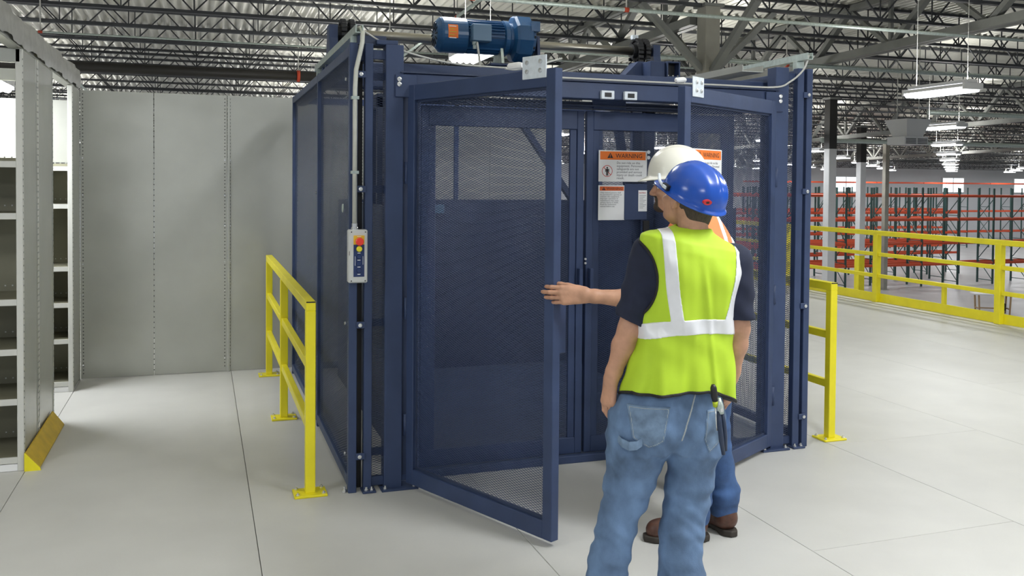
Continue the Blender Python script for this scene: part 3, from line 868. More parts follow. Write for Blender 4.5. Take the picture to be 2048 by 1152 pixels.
def gear_motor():
    y, z = 6.18, 2.733
    r = thing('gear_motor', 'blue electric gear motor lying on top of the lift enclosure', 'motor', (1.9, y, 2.5))
    fc = MB().lathe((1.535, y, z), (1, 0, 0), [(0, .06), (.004, .09), (.03, .118), (.045, .124), (.215, .124), (.222, .118)], 36).build('fan_cover', 'motor', r)
    for k in range(12):
        a = 2 * math.pi * k / 12
        MB().bar((1.5335, y + .035 * math.cos(a), z + .035 * math.sin(a)), (1.5335, y + .085 * math.cos(a), z + .085 * math.sin(a)), .008, .004, up=(1, 0, 0)).build('vent_rib', 'dark', fc)
    MB().lathe((1.752, y, z), (1, 0, 0), [(0, .104), (.275, .104)], 32).build('stator_body', 'motor', r)
    for k in range(30):
        a = 2 * math.pi * (k + .5) / 30
        if 3.35 < a < 3.9: continue
        MB().bar((1.755, y + .110 * math.cos(a), z + .110 * math.sin(a)), (2.02, y + .110 * math.cos(a), z + .110 * math.sin(a)), .005, .022, up=(0, math.cos(a), math.sin(a))).build('cooling_fin', 'motor', r)
    tb = MB().cbox(1.765, 1.905, y - .165, y - .09, z - .055, z + .065, .008).build('terminal_box', 'motor_box', r)
    MB().cbox(1.768, 1.902, y - .172, y - .165, z - .052, z + .062, .003).build('box_lid', 'motor_box', tb)
    MB().lathe((1.79, y - .13, z - .055), (0, 0, -1), [(0, .018), (.02, .018), (.021, .012), (.05, .012)], 10).build('cable_gland', 'galv', tb)
    MB().lathe((2.02, y, z), (1, 0, 0), [(0, .10), (.01, .125), (.04, .125), (.05, .11), (.075, .11)], 32).build('adapter_flange', 'motor', r)
    gb = MB().lathe((2.09, y, z), (1, 0, 0), [(0, .12), (.012, .158), (.03, .17), (.125, .17), (.135, .16), (.14, .13), (.165, .12), (.17, .06)], 10).build('gearbox', 'motor', r)
    for k in range(12):
        a = 2 * math.pi * k / 12
        MB().lathe((2.225, y + .145 * math.cos(a), z + .145 * math.sin(a)), (1, 0, 0), [(0, .01), (.012, .01)], 6).build('bolt', 'dark', gb)
    for k in range(5): MB().box(2.2, 2.265, y - .16 + k * .018, y - .152 + k * .018, z + .04, z + .11).build('rib', 'motor', gb)
    st = MB()
    n = 8; V = []; F = []
    for i in range(n + 1):
        a = math.pi + math.radians(-22 + 44 * i / n) - .10
        for x in (1.605, 1.675): V.append((x, y + .1252 * math.cos(a), z + .1252 * math.sin(a)))
    for i in range(n): F.append((2 * i, 2 * i + 1, 2 * i + 3, 2 * i + 2))
    sk = st.add(V, F).build('warning_sticker', 'orange', fc)
    for i, zz in enumerate((.06, .04, .02, 0, -.02)):
        zc = z + zz - .015; yy = y - math.sqrt(.1262 ** 2 - (zc - z) ** 2) - .0004
        MB().bar((1.612, yy, zc), (1.612 + .05 - .012 * (i % 2), yy, zc), .0012, .006).build('sticker_print', 'white' if i in (0, 4) else 'amber', sk)
    MB().cbox(1.92, 2.28, y - .09, y + .15, 2.53, 2.545, .003).build('mount_plate', 'navy', r)
    MB().prism([(y - .10, 2.545), (y + .12, 2.545), (y + .07, z - .08), (y - .07, z - .08)], 2.0, 2.02, 'x').build('foot', 'galv', r)
    MB().prism([(y - .10, 2.545), (y + .14, 2.545), (y + .10, z + .02), (y - .08, z + .02)], 2.272, 2.292, 'x').build('torque_arm', 'navy', r)
    MB().cyl((2.26, y, z), (2.26, y + .24, z - .02), .02, 10).build('output_stub', 'dark', r)
    return r
gear_motor()

# galvanised strut channels running back over both side walls
def strut(x, y0, y1, z, label):
    r = thing('strut_channel', label, 'channel', (x, y0, z))
    s = MB().prism([(x - .021, z), (x + .021, z), (x + .021, z + .042), (x + .012, z + .042), (x + .012, z + .036), (x + .016, z + .036), (x + .016, z + .004), (x - .016, z + .004), (x - .016, z + .036), (x - .012, z + .036), (x - .012, z + .042), (x - .021, z + .042)], y0, y1)
    s.build('channel', 'galv', r)
    for y in (y0 + .12, y1 - .2):
        MB().cbox(x - .03, x + .03, y - .02, y + .02, 2.44, z, .003).build('stand_off', 'galv', r)
strut(.800, 4.88, 6.75, 2.50, 'galvanised strut channel above the left side wall')
strut(3.655, 4.84, 6.2, 2.50, 'galvanised strut channel above the right side wall')
MB_c = thing('cable_tray', 'grey cable tray lying over the right side of the enclosure', 'tray', (3.45, 5.2, 2.45))
MB().box(3.36, 3.52, 5.15, 7.8, 2.445, 2.45).box(3.36, 3.365, 5.15, 7.8, 2.45, 2.49).box(3.515, 3.52, 5.15, 7.8, 2.45, 2.49).build('tray', 'shelf', MB_c)

# conduit down to the control station, loose cables
cd = thing('conduit', 'pale grey conduit dropping down the left corner post to the control box', 'conduit', (.80, 4.88, 1.44))
pth = [(.815, 5.0, 2.54), (.818, 4.93, 2.535), (.818, 4.885, 2.50), (.815, 4.878, 2.45), (.800, 4.876, 2.38), (.782, 4.876, 2.30), (.777, 4.876, 2.2), (.777, 4.876, 1.47)]
MB().tube(pth, .0125, 12).build('pipe', 'conduit', cd)
MB().lathe((.777, 4.876, 1.435), (0, 0, 1), [(0, .019), (.018, .019), (.02, .016), (.04, .016)], 12).build('connector', 'bolt', cd)
for z in (1.75, 2.15): MB().box(.757, .797, 4.862, 4.90, z - .008, z + .008).build('strap', 'galv', cd)
def cable(path, r, label, m='wire'):
    # smooth catmull-rom through the points
    P = [Vector(p) for p in path]; P = [P[0]] + P + [P[-1]]; out = []
    for i in range(1, len(P) - 2):
        for k in range(8):
            t = k / 8
            out.append(.5 * ((2 * P[i]) + (P[i + 1] - P[i - 1]) * t + (2 * P[i - 1] - 5 * P[i] + 4 * P[i + 1] - P[i + 2]) * t * t + (3 * P[i] - P[i - 1] - 3 * P[i + 1] + P[i + 2]) * t ** 3))
    out.append(P[-2])
    o = MB().tube(out, r, 6).build('cable', m); tag(o, label, 'cable'); return o
cable([(.82, 4.95, 2.53), (1.0, 4.95, 2.44), (1.3, 4.95, 2.375), (1.55, 4.9, 2.355), (1.75, 4.75, 2.34), (1.62, 4.3, 2.30), (1.515, 4.05, 2.295)], .005, 'grey cable looping from the left post to the left gate plate')
cable([(3.66, 4.86, 2.53), (3.63, 4.87, 2.44), (3.54, 4.88, 2.36), (3.42, 4.89, 2.318), (3.0, 4.89, 2.315), (2.5, 4.89, 2.313), (1.7, 4.89, 2.313)], .006, 'pale cable drooping off the right strut and along the lintel')
cable([(1.80, 6.02, 2.67), (1.80, 5.95, 2.5), (1.77, 5.9, 2.42), (1.6, 6.1, 2.40)], .008, 'grey motor lead hanging under the terminal box')
cable([(1.62, 4.86, 2.345), (1.75, 4.95, 2.36), (2.1, 5.2, 2.47)], .006, 'tan cable running back from the left gate plate', 'shelf_lip')
# plug connectors by the strike plates
for (p, q, lb) in (((1.40, 4.16, 2.262), (1.45, 4.08, 2.262), 'white plug connector beside the left gate plate'),
                   ((2.46, 4.42, 2.27), (2.50, 4.44, 2.275), 'white plug connector beside the right gate plate')):
    o = MB().lathe(p, Vector(q) - Vector(p), [(0, .008), (.01, .016), (.07, .018), (.09, .012)], 10).build('plug_connector', 'kick'); tag(o, lb, 'connector')

# ------------------------------------------------------------------ control station
cs = thing('control_station', 'grey push-button control box with red emergency stop on the left post', 'control box', (.792, 4.85, 1.155))
x0, x1, z0, z1, yf = .741, .843, 1.156, 1.442, 4.845
hs = MB().cbox(x0, x1, yf, 4.905, z0, z1, .006).build('housing', 'box', cs)
MB().cbox(x0 + .004, x1 - .004, yf - .006, yf, z0 + .004, z1 - .004, .003).build('cover', 'box', cs)
fp = MB().box(.766, .824, yf - .008, yf - .006, 1.19, 1.363).build('face_label', 'panel_blue', cs)
MB().box(.766, .824, yf - .0085, yf - .006, 1.363, 1.412).build('stop_label', 'label_yellow', cs)
def button(x, z, r, m, d=.012, ring=True):
    b = MB()
    b.lathe((x, yf - .008, z), (0, -1, 0), [(0, r * .7), (d * .5, r * .7), (d * .55, r), (d, r), (d + .003, r * .8)], 18)
    return b.build('push_button', m, cs)
tag(button(.795, 1.380, .0215, 'estop', .026), 'red mushroom emergency stop')
tag(button(.795, 1.340, .0155, 'btn_yellow'), 'yellow button')
for z in (1.298, 1.262, 1.224): button(.795, z, .012, 'panel_blue', .008)
for z, t in ((1.317, 'ALARM'), (1.279, 'CALL'), (1.241, 'SEND'), (1.201, 'HOLD')):
    pass
lab = MB()
for z in (1.3175, 1.2795, 1.2425, 1.2035): lab.box(.787, .803, yf - .0086, yf - .008, z - .002, z + .002)
lab.box(.7735, .7755, yf - .0086, yf - .008, 1.25, 1.30); lab.box(.8155, .8175, yf - .0086, yf - .008, 1.255, 1.30); lab.box(.785, .806, yf - .0090, yf - .0085, 1.4045, 1.407)
lab.build('button_print', 'white', cs)
for x in (x0 + .014, x1 - .014):
    for z in (z0 + .012, z1 - .012): MB().lathe((x, yf - .006, z), (0, -1, 0), [(0, .0035), (.002, .0035)], 8).build('screw', 'dark', cs)
MB().box(x0 + .002, x0 + .0045, yf - .0065, yf - .006, 1.305, 1.328).build('side_mark', 'ink', cs)

# ------------------------------------------------------------------ warning signs
def sign(x0, x1, z0, z1, y, label, header, body, bsize, hsize, hfrac, hm='orange', pict=False, origin=None, rz=0):
    """built facing -y at world (x, y), then turned about its origin when it hangs on a swung gate"""
    r = thing('warning_sign', label, 'sign', (0, 0, 0))
    w, h = x1 - x0, z1 - z0
    MB().cbox(0, w, -.002, 0, 0, h, .0008).build('plate', 'white', r, True)
    b = .03 * w if pict else .05 * w
    hz = h * (1 - hfrac)
    MB().box(b, w - b, -.0026, -.002, hz, h - .035 * h).build('header_band', hm, r, True)
    ce = (hz + h - .035 * h) / 2
    t = text('header_lettering', header, hsize, 'ink', r, (w * .345 if pict else w * .30, -.0027, ce - hsize * .35))
    tri = MB(); tx = w * .235 if pict else w * .2; a = hsize * .52
    tri.prism([(tx - a, ce - a * .8), (tx + a, ce - a * .8), (tx, ce + a * .9)], -.0028, -.0026).build('alert_triangle', 'ink', r, True)
    MB().prism([(tx - a * .1, ce + a * .35), (tx - a * .07, ce - a * .3), (tx + a * .07, ce - a * .3), (tx + a * .1, ce + a * .35)][::-1], -.003, -.0028).box(tx - a * .09, tx + a * .09, -.003, -.0028, ce - a * .62, ce - a * .42).build('alert_mark', hm, r, True)
    text('body_lettering', body, bsize, 'grey_ink', r, (w * .37 if pict else w * .07, -.0022, hz - bsize * 1.25), spacing=.92)
    if pict:
        cx, cz, R = w * .175, hz * .48, h * .185
        p = MB(); n = 28
        V = []; F = []
        for k in range(n):
            c_, s_ = math.cos(2 * math.pi * k / n), math.sin(2 * math.pi * k / n)
            V += [(cx + R * c_, -.0026, cz + R * s_), (cx + R * .9 * c_, -.0026, cz + R * .9 * s_)]
        for k in range(n): F.append((2 * k, 2 * k + 1, (2 * k + 3) % (2 * n), (2 * k + 2) % (2 * n)))
        p.add(V, F); p.bar((cx - R * .66, -.0027, cz + R * .66), (cx + R * .66, -.0027, cz - R * .66), .0006, R * .11, up=(1, 0, 1))
        p.build('prohibition_ring', 'red', r, True)
        q = MB()
        q.lathe((cx, -.0022, cz + R * .56), (0, -1, 0), [(0, R * .15), (.001, R * .15)], 12)
        q.box(cx - R * .2, cx + R * .2, -.0032, -.0022, cz - R * .1, cz + R * .38)
        for s in (-1, 1):
            q.box(cx + s * R * .3 - R * .06, cx + s * R * .3 + R * .06, -.0032, -.0022, cz - R * .15, cz + R * .36)
            q.box(cx + s * R * .11 - R * .085, cx + s * R * .11 + R * .085, -.0032, -.0022, cz - R * .78, cz - R * .1)
        q.build('walking_figure', 'ink', r, True)
    r.location = origin or (x0, y, z0); r.rotation_euler = (0, 0, rz)
    for c in r.children: c.matrix_parent_inverse = Matrix.Identity(4)
    return r
BODY1 = 'Do not ride on this\nequipment. Personnel\nsafeguards are not\nprovided and serious\ninjury or death could\nresult.'
BODY2 = 'Only trained persons shall\nbe permitted to operate or\nmaintain this equipment.\nImproper operation or\nmaintenance may cause\nserious injury or death.\nRead the instruction\nmanual before use.'
sign(2.313, 2.645, 1.713, 1.907, 5.106, 'large warning sign with no-riding symbol on the inner right gate', 'WARNING', BODY1, .0205, .038, .30, pict=True)
sign(2.313, 2.495, 1.474, 1.69, 5.106, 'smaller warning sheet under the no-riding sign', 'WARNING', BODY2, .0132, .0225, .155, 'orange_dull')
sn = thing('notice_label', 'narrow white notice label right of the smaller warning sheet', 'sign', (2.583, 5.096, 1.528))
MB().cbox(2.583, 2.643, 5.094, 5.097, 1.528, 1.660, .0006).build('plate', 'white', sn)
text('header_lettering', 'NOTICE', .0125, 'red', sn, (2.587, 5.0932, 1.640))
nl = MB()
for i in range(9): nl.box(2.590, 2.636 - .01 * (i % 3), 5.0932, 5.0938, 1.625 - i * .0095, 1.6272 - i * .0095)
nl.build('fine_print', 'grey_ink', sn)
# sign on the swung outer right gate
dgr = Vector((2.455 - 3.436, 4.345 - 4.915)).normalized()
ang = math.atan2(-dgr.y, -dgr.x)
fx, fy = 2.455 - dgr.x * .105, 4.345 - dgr.y * .105
nrm = Vector((math.sin(ang), -math.cos(ang)))
sign(0, .332, 0, .194, 0, 'warning sign on the outer right gate, half hidden behind the hard hats', 'WARNING', BODY1, .0205, .038, .30, pict=True,
     origin=(fx + nrm.x * .012, fy + nrm.y * .012, 1.705), rz=ang)

# ================================================================== FAR RACKS AND BENCH
def racks():
    bay, dep, H = 2.62, 1.1, 5.6
    fr = MB()
    for y in (0, dep):
        fr.box(-.045, .045, y - .04, y + .04, -4, -4 + H)
    z = -3.8; k = 0
    while z < -4 + H - .7:
        fr.bar((0, 0, z), (0, dep, z), .04); a, b = (0, dep) if k % 2 == 0 else (dep, 0)
        fr.bar((0, a, z), (0, b, z + 1.2), .035); z += 1.2; k += 1
    fm = fr.mesh('upright_frame'); fm.materials.append(M['rack_green'])
    bm_ = MB().cbox(.05, bay - .05, -.03, .03, -.07, .07, .01).mesh('load_beam'); bm_.materials.append(M['rack_orange'])
    names = ['front row', 'second row', 'third row', 'fourth row', 'rearmost row']
    for ri, (y, x0, nb, lv) in enumerate(((41.0, 23.0, 12, (-2.75, -1.55, -.2, 1.15)), (43.2, 21.5, 8, (-2.75, -1.55, -.2, 1.15)),
                                          (46.5, 23.4, 9, (-2.6, -1.3, .0, 1.15)), (53.5, 29.0, 9, (-2.7, -1.35, .0)), (66, 44, 13, (-2.5, -.6, 2.0)))):
        r = thing('pallet_rack', 'orange and green pallet rack, %s of the empty racking beyond the railing' % names[ri], 'pallet rack', (x0, y, -4))
        for i in range(nb + 1):
            o = bpy.data.objects.new('upright_frame', fm); COL.objects.link(o); o.parent = r; o.location = (i * bay, 0, 4); 
            if ri == 4: o.scale = (1, 1, 1.0)
            if i < nb:
                for z in lv:
                    for yy in (-.0, dep):
                        q = bpy.data.objects.new('load_beam', bm_); COL.objects.link(q); q.parent = r; q.location = (i * bay, yy - (.045 if yy == 0 else -.045), z + 4)
racks()
bn = thing('folding_bench', 'white-topped work bench with timber legs on the floor below', 'table', (33.6, 31.3, -4))
V = Matrix.Translation((33.6, 31.3, -4)) @ Matrix.Rotation(math.radians(-30), 4, 'Z')
def bl(m): return m.xf(V)
bl(MB().cbox(-.85, .85, -.4, .4, .86, .92, .01)).build('top', 'kick', bn)
for sx in (-1, 1):
    for sy in (-1, 1): bl(MB().bar((sx * .62, sy * .3, 0), (sx * .66, sy * .3, .86), .06)).build('leg', 'wood', bn)
    bl(MB().bar((sx * .63, -.3, .25), (sx * .63, .3, .25), .05)).build('cross_rail', 'wood', bn)
bl(MB().cbox(.1, .5, -.2, .15, .18, .5, .02)).build('motor_block', 'black', bn)
bl(MB().bar((-.6, 0, .25), (.6, 0, .25), .05)).build('stretcher', 'wood', bn)
# ================================================================== PEOPLE (signed-distance modelling)
def A(*p): return np.array(p, np.float32)
def smin(a, b, k):
    h = np.clip(.5 + .5 * (b - a) / k, 0, 1)
    return b + (a - b) * h - k * h * (1 - h)
def cone(P, a, b, r1, r2):
    a, b = A(*a), A(*b); ab = b - a; L = float(ab @ ab) + 1e-9
    t = np.clip(((P - a) @ ab) / L, 0, 1)
    return np.linalg.norm(P - a - t[:, None] * ab, axis=1) - (r1 + (r2 - r1) * t)
def ell(P, c, r, B=None):
    q = P - A(*c)
    if B is not None: q = q @ B.T
    r = A(*r); k0 = np.linalg.norm(q / r, axis=1); k1 = np.linalg.norm(q / (r * r), axis=1) + 1e-6
    return k0 * (k0 - 1) / k1
def chain(P, pts, k=.02):
    d = None
    for (a, ra), (b, rb) in zip(pts[:-1], pts[1:]):
        e = cone(P, a, b, ra, rb); d = e if d is None else smin(d, e, k)
    return d
def stack(P, rows, yaw=0.0, n=2.4):
    """rows (z, cx, cy, a, b): superelliptic sections, turned by yaw"""
    z = P[:, 2]; R = np.array(rows)
    f = [np.interp(z, R[:, 0], R[:, i]) for i in range(1, 5)]
    x, y = P[:, 0] - f[0], P[:, 1] - f[1]
    c, s = math.cos(yaw), math.sin(yaw); x, y = x * c + y * s, -x * s + y * c
    k = (np.abs(x / f[2]) ** n + np.abs(y / f[3]) ** n) ** (1 / n)
    d = (k - 1) * np.minimum(f[2], f[3])
    return np.maximum(d, np.maximum(R[0, 0] - z, z - R[-1, 0]))
def smooth_rows(rows, m=6):
    R = np.array(rows, float); out = []
    for i in range(len(R) - 1):
        p0, p1, p2, p3 = R[max(i - 1, 0)], R[i], R[i + 1], R[min(i + 2, len(R) - 1)]
        for k in range(m):
            t = k / m
            q = .5 * (2 * p1 + (p2 - p0) * t + (2 * p0 - 5 * p1 + 4 * p2 - p3) * t * t + (3 * p1 - p0 - 3 * p2 + p3) * t ** 3)
            q[0] = p1[0] + (p2[0] - p1[0]) * t; out.append(q)
    out.append(R[-1]); return out

def polygonise(fn, lo, hi, h):
    lo = np.array(lo, float); n = np.ceil((np.array(hi) - lo) / h / 8).astype(int) * 8
    nb = n // 8
    gi = np.stack(np.meshgrid(*[np.arange(k) for k in nb], indexing='ij'), -1).reshape(-1, 3)
    ce = lo + (gi * 8 + 3.5) * h
    dc = fn(ce.astype(np.float32))
    act = np.abs(dc) < 8 * h * 1.25
    D = np.repeat(np.repeat(np.repeat(np.where(dc > 0, 1., -1.).reshape(nb), 8, 0), 8, 1), 8, 2).astype(np.float32)
    off = np.stack(np.meshgrid(*[np.arange(8)] * 3, indexing='ij'), -1).reshape(-1, 3)
    ga = gi[act]
    for s in range(0, len(ga), 400):
        id_ = (ga[s:s + 400, None, :] * 8 + off[None]).reshape(-1, 3)
        v = fn((lo + id_ * h).astype(np.float32))
        D[id_[:, 0], id_[:, 1], id_[:, 2]] = v
    S = D < 0
    C = [S[i:n[0] - 1 + i, j:n[1] - 1 + j, k:n[2] - 1 + k] for i in (0, 1) for j in (0, 1) for k in (0, 1)]
    al = C[0].copy(); an = C[0].copy()
    for c in C[1:]: al &= c; an |= c
    cell = np.argwhere(an & ~al)
    ids = np.full([k - 1 for k in n], -1, np.int32); ids[tuple(cell.T)] = np.arange(len(cell))
    cor = [(i, j, k) for i in (0, 1) for j in (0, 1) for k in (0, 1)]
    val = np.stack([D[cell[:, 0] + i, cell[:, 1] + j, cell[:, 2] + k] for i, j, k in cor], 1)
    acc = np.zeros((len(cell), 3)); cnt = np.zeros(len(cell))
    for a in range(8):
        for b in range(a + 1, 8):
            if sum(abs(x - y) for x, y in zip(cor[a], cor[b])) != 1: continue
            m = (val[:, a] < 0) != (val[:, b] < 0)
            t = val[m, a] / (val[m, a] - val[m, b])
            acc[m] += np.array(cor[a]) + t[:, None] * (np.array(cor[b]) - np.array(cor[a])); cnt[m] += 1
    V = lo + (cell + acc / cnt[:, None]) * h
    F = []
    for ax in range(3):
        u, v = [(1, 2), (2, 0), (0, 1)][ax]
        s0 = [slice(1, k - 1) for k in n]; s1 = list(s0); s0[ax] = slice(0, n[ax] - 1); s1[ax] = slice(1, n[ax])
        a, b = S[tuple(s0)], S[tuple(s1)]
        e = np.argwhere(a != b)
        o = np.array([1, 1, 1]); o[ax] = 0; g = e + o
        fl = a[tuple(e.T)]
        def at_(du, dv):
            q = g.copy(); q[:, u] += du; q[:, v] += dv; return ids[q[:, 0], q[:, 1], q[:, 2]]
        Q = np.stack([at_(-1, -1), at_(0, -1), at_(0, 0), at_(-1, 0)], 1)
        Q[~fl] = Q[~fl][:, ::-1]
        F.append(Q)
    F = np.concatenate(F); F = F[(F >= 0).all(1)]
    return V, F
def sdf_obj(name, fn, lo, hi, h, m, parent, relax=1):
    V, F = polygonise(fn, lo, hi, h)
    for _ in range(relax):
        s = np.zeros_like(V); c = np.zeros(len(V))
        for a in range(4):
            b = (a + 1) % 4
            np.add.at(s, F[:, a], V[F[:, b]]); np.add.at(c, F[:, a], 1)
            np.add.at(s, F[:, b], V[F[:, a]]); np.add.at(c, F[:, b], 1)
        V = V * .5 + .5 * s / np.maximum(c, 1)[:, None]
    me = np_mesh(name, V, F, True)
    o = bpy.data.objects.new(name, me); COL.objects.link(o); me.materials.append(M[m])
    o.parent = parent
    return o

def basis(yaw_dir, pitch=0.0, roll=0.0):
    """rows: forward, left, up of a head that faces yaw_dir (u,w), tipped up by pitch"""
    f = Vector((yaw_dir[0], yaw_dir[1], 0)).normalized(); l = Vector((0, 0, 1)).cross(f)
    f2 = f * math.cos(pitch) + Vector((0, 0, 1)) * math.sin(pitch); up = f2.cross(l)
    l2 = l * math.cos(roll) + up * math.sin(roll); up2 = f2.cross(l2)
    return np.array([f2, l2, up2], np.float32)

def near(P, c, r, fn, r0):
    """evaluate fn only inside a ball, elsewhere a safe outside distance"""
    dc = np.linalg.norm(P - A(*c), axis=1); out = (dc - r0).astype(np.float32); m = dc < r
    if m.any(): out[m] = fn(P[m])
    return out
def head_fn(P, c, B): return near(P, c, .23, lambda Q: head_core(Q, c, B), .15)
def head_core(P, c, B):
    q = (P - A(*c)) @ B.T
    d = ell(q, (-.012, 0, .028), (.098, .077, .097))
    d = smin(d, ell(q, (.032, 0, -.035), (.066, .063, .085)), .03)
    d = smin(d, ell(q, (.045, 0, -.085), (.048, .05, .036)), .025)
    d = smin(d, ell(q, (.082, 0, -.104), (.022, .026, .018)), .02)
    d = smin(d, cone(q, (.084, -.034, .010), (.084, .034, .010), .014, .014), .014)      # brow
    for s in (-1, 1):
        d = -smin(-d, ell(q, (.106, s * .031, -.010), (.016, .018, .012)), .012)          # eye sockets
        d = smin(d, ell(q, (.070, s * .045, -.038), (.025, .02, .018)), .02)              # cheekbones
        d = smin(d, ell(q, (-.004, s * .079, -.016), (.020, .008, .033)), .006)           # ears
        d = smin(d, ell(q, (-.010, s * .088, -.006), (.016, .005, .026)), .005)
        d = -smin(-d, ell(q, (.004, s * .092, -.012), (.009, .007, .016)), .004)
    d = smin(d, cone(q, (.096, 0, .002), (.117, 0, -.038), .009, .0125), .01)             # nose
    for s in (-1, 1): d = smin(d, ell(q, (.106, s * .012, -.043), (.012, .009, .008)), .006)
    d = smin(d, ell(q, (.094, 0, -.066), (.011, .024, .006)), .005)                       # lips
    d = smin(d, ell(q, (.092, 0, -.077), (.010, .021, .0065)), .004)
    return d

def hand_prims(w, d, n, thumb, curl=(.35, .5, .4), spread=.06, scale=1.0, tcurl=(.5, .35), tdir=.75, curls=None):
    """w wrist, d knuckle direction, n back-of-hand normal, thumb +-1 -> side = d x n * thumb"""
    w, d, n = Vector(w), Vector(d).normalized(), Vector(n).normalized()
    n = (n - d * n.dot(d)).normalized(); s = d.cross(n) * thumb
    pr_p, pr_f = [], []
    def rot(v, ax, a): return Matrix.Rotation(a, 3, ax) @ v
    lat = [.030, .0105, -.0095, -.028]; kn = [.092, .096, .091, .083]
    seg = [(.042, .026, .021), (.047, .029, .022), (.043, .027, .021), (.034, .020, .019)]
    rad = [.0092, .0095, .0090, .0080]
    for i in range(4):
        k = w + d * kn[i] * scale + s * lat[i] * scale + n * (.004 - .002 * abs(i - 1)) * scale
        pr_p.append((w + s * lat[i] * .62 * scale, k, .0145 * scale, .0118 * scale))
        dd = (d + s * (spread * (1.5 - i))).normalized(); ax = dd.cross(-n).normalized()
        p = k; c3 = curls[i] if curls else curl
        for j in range(3):
            dd = rot(dd, ax, c3[j]); q = p + dd * seg[i][j] * scale
            r0 = rad[i] * (1 - .06 * j) * scale
            pr_f.append((p, q, r0 * 1.04, r0 * .93)); p = q
    # thumb leaves the side of the palm near its base
    b = w + d * .026 * scale + s * .026 * scale - n * .006 * scale
    td = (d * math.cos(tdir) + s * math.sin(tdir) - n * .25).normalized(); ax = td.cross(-n - s * .4).normalized()
    p = b; L = (.044, .032, .027); R = (.0135, .0108, .0098)
    pr_p.append((w + s * .016 * scale, b, .016 * scale, .0145 * scale))
    for j in range(3):
        if j: td = rot(td, ax, tcurl[j - 1])
        q = p + td * L[j] * scale; pr_f.append((p, q, R[j] * scale, R[j] * .9 * scale)); p = q
    return pr_p, pr_f
def hand_fn(P, pr):
    c = pr[0][1][1]
    return near(P, c, .2, lambda Q: hand_core(Q, pr), .13)
def hand_core(P, pr):
    pp, pf = pr; d = None
    for (a, b, r1, r2) in pp:
        e = cone(P, a, b, r1, r2); d = e if d is None else smin(d, e, .014)
    for i in range(0, len(pf), 3):
        f = None
        for (a, b, r1, r2) in pf[i:i + 3]:
            e = cone(P, a, b, r1, r2); f = e if f is None else smin(f, e, .004)
        d = smin(d, f, .0045)
    return d

def hard_hat(parent, c, B, m, name='hard_hat', a=.142, b=.116, h=.125, brim=.062, ridge=.006):
    """dome with flange, peak at the front; c = centre of the rim plane; B rows forward, left, up"""
    nth, nr = 64, 22; V = []; F = []
    def prof(th, t):
        # t 0..1 dome top to rim, 1..1.35 flange
        ct, st = math.cos(th), math.sin(th)
        front = max(0, ct) ** 2.2
        if t <= 1:
            ph = t * math.pi / 2
            rr = math.sin(ph) ** .92; zz = math.cos(ph) ** .85 * h
            x, y = a * rr * ct, b * rr * st
            k = math.exp(-(y / .017) ** 2) * ridge * (1 - t ** 6)
            k += ridge * .6 * (math.exp(-((abs(y) - .052) / .012) ** 2)) * (1 - t ** 6) * (t > .15)
            return (x * (1 + k * .2), y, zz + k - .012 * t * (1 if True else 0))
        e = (t - 1) / .35
        ext = e * (.011 + brim * front)
        drop = -.012 - .010 * e - .016 * e * front
        return ((a + ext) * ct, (b + ext * (.75 + .25 * front)) * st, drop)
    ts = [i / (nr - 6) for i in range(nr - 5)] + [1 + .35 * (i + 1) / 5 for i in range(5)]
    for t in ts:
        for k in range(nth): V.append(prof(2 * math.pi * k / nth, max(t, .004)))
    n0 = len(ts)
    for t in reversed(ts):       # inner skin
        for k in range(nth):
            x, y, z = prof(2 * math.pi * k / nth, max(t, .004)); s = .97 if t <= 1 else .998
            V.append((x * s, y * s, z - .004 if t <= 1 else z - .0035))
    N = 2 * n0
    for i in range(N - 1):
        for k in range(nth):
            k2 = (k + 1) % nth
            F.append((i * nth + k, (i + 1) * nth + k, (i + 1) * nth + k2, i * nth + k2))
    V = np.array(V) @ B + np.array(c)
    me = np_mesh(name, V, F, True); o = bpy.data.objects.new(name, me); COL.objects.link(o); me.materials.append(M[m]); o.parent = parent
    return o

def boot(name, parent, ankle, fdir, L=.30, m='leather', h=.004):
    """work boot; ankle point over the heel, fdir (u,w)"""
    f = Vector((fdir[0], fdir[1], 0)).normalized(); l = Vector((0, 0, 1)).cross(f)
    Bm = np.array([f, l, (0, 0, 1)], np.float32); c = A(ankle[0], ankle[1], 0)
    def up(P):
        q = (P - c) @ Bm.T
        d = chain(q, [((-.02, 0, .075), .046), ((.07, 0, .062), .047), ((.15, -.004, .052), .045), ((.18, -.004, .05), .044)], .03)
        d = smin(d, cone(q, (-.012, 0, .08), (.0, 0, .19), .05, .056), .04)
        d = np.maximum(d, .024 - q[:, 2]); d = np.maximum(d, q[:, 2] - .2)
        return d
    def so(P):
        q = (P - c) @ Bm.T; x, y, z = q[:, 0], q[:, 1], q[:, 2]
        w = np.interp(x, [-.08, -.05, .02, .06, .14, .19, .235], [.02, .041, .043, .043, .053, .048, .02])
        dd = np.maximum(np.abs(y) - w, np.maximum(-.082 - x, x - .236))
        arch = np.interp(x, [-.01, .0, .06, .07], [0, .012, .012, 0])
        return np.maximum(dd, np.maximum(arch - z, z - .032))
    lo = (ankle[0] - .3, ankle[1] - .3, -.012); hi = (ankle[0] + .3, ankle[1] + .3, .24)
    o = sdf_obj(name, up, lo, hi, .006, m, parent)
    s = sdf_obj('boot_sole', so, lo, hi, .006, 'sole', o)
    s.parent = o
    return o

RZ = math.radians(-18.93)      # figures are laid out in u (right), w (away) axes
def noise(P, f, seed=0):
    r = np.random.RandomState(seed); o = np.zeros(len(P))
    for i in range(5):
        k = r.normal(size=3) * f; o += np.sin(P @ k.astype(np.float32) + r.uniform(0, 6.28))
    return o / 5

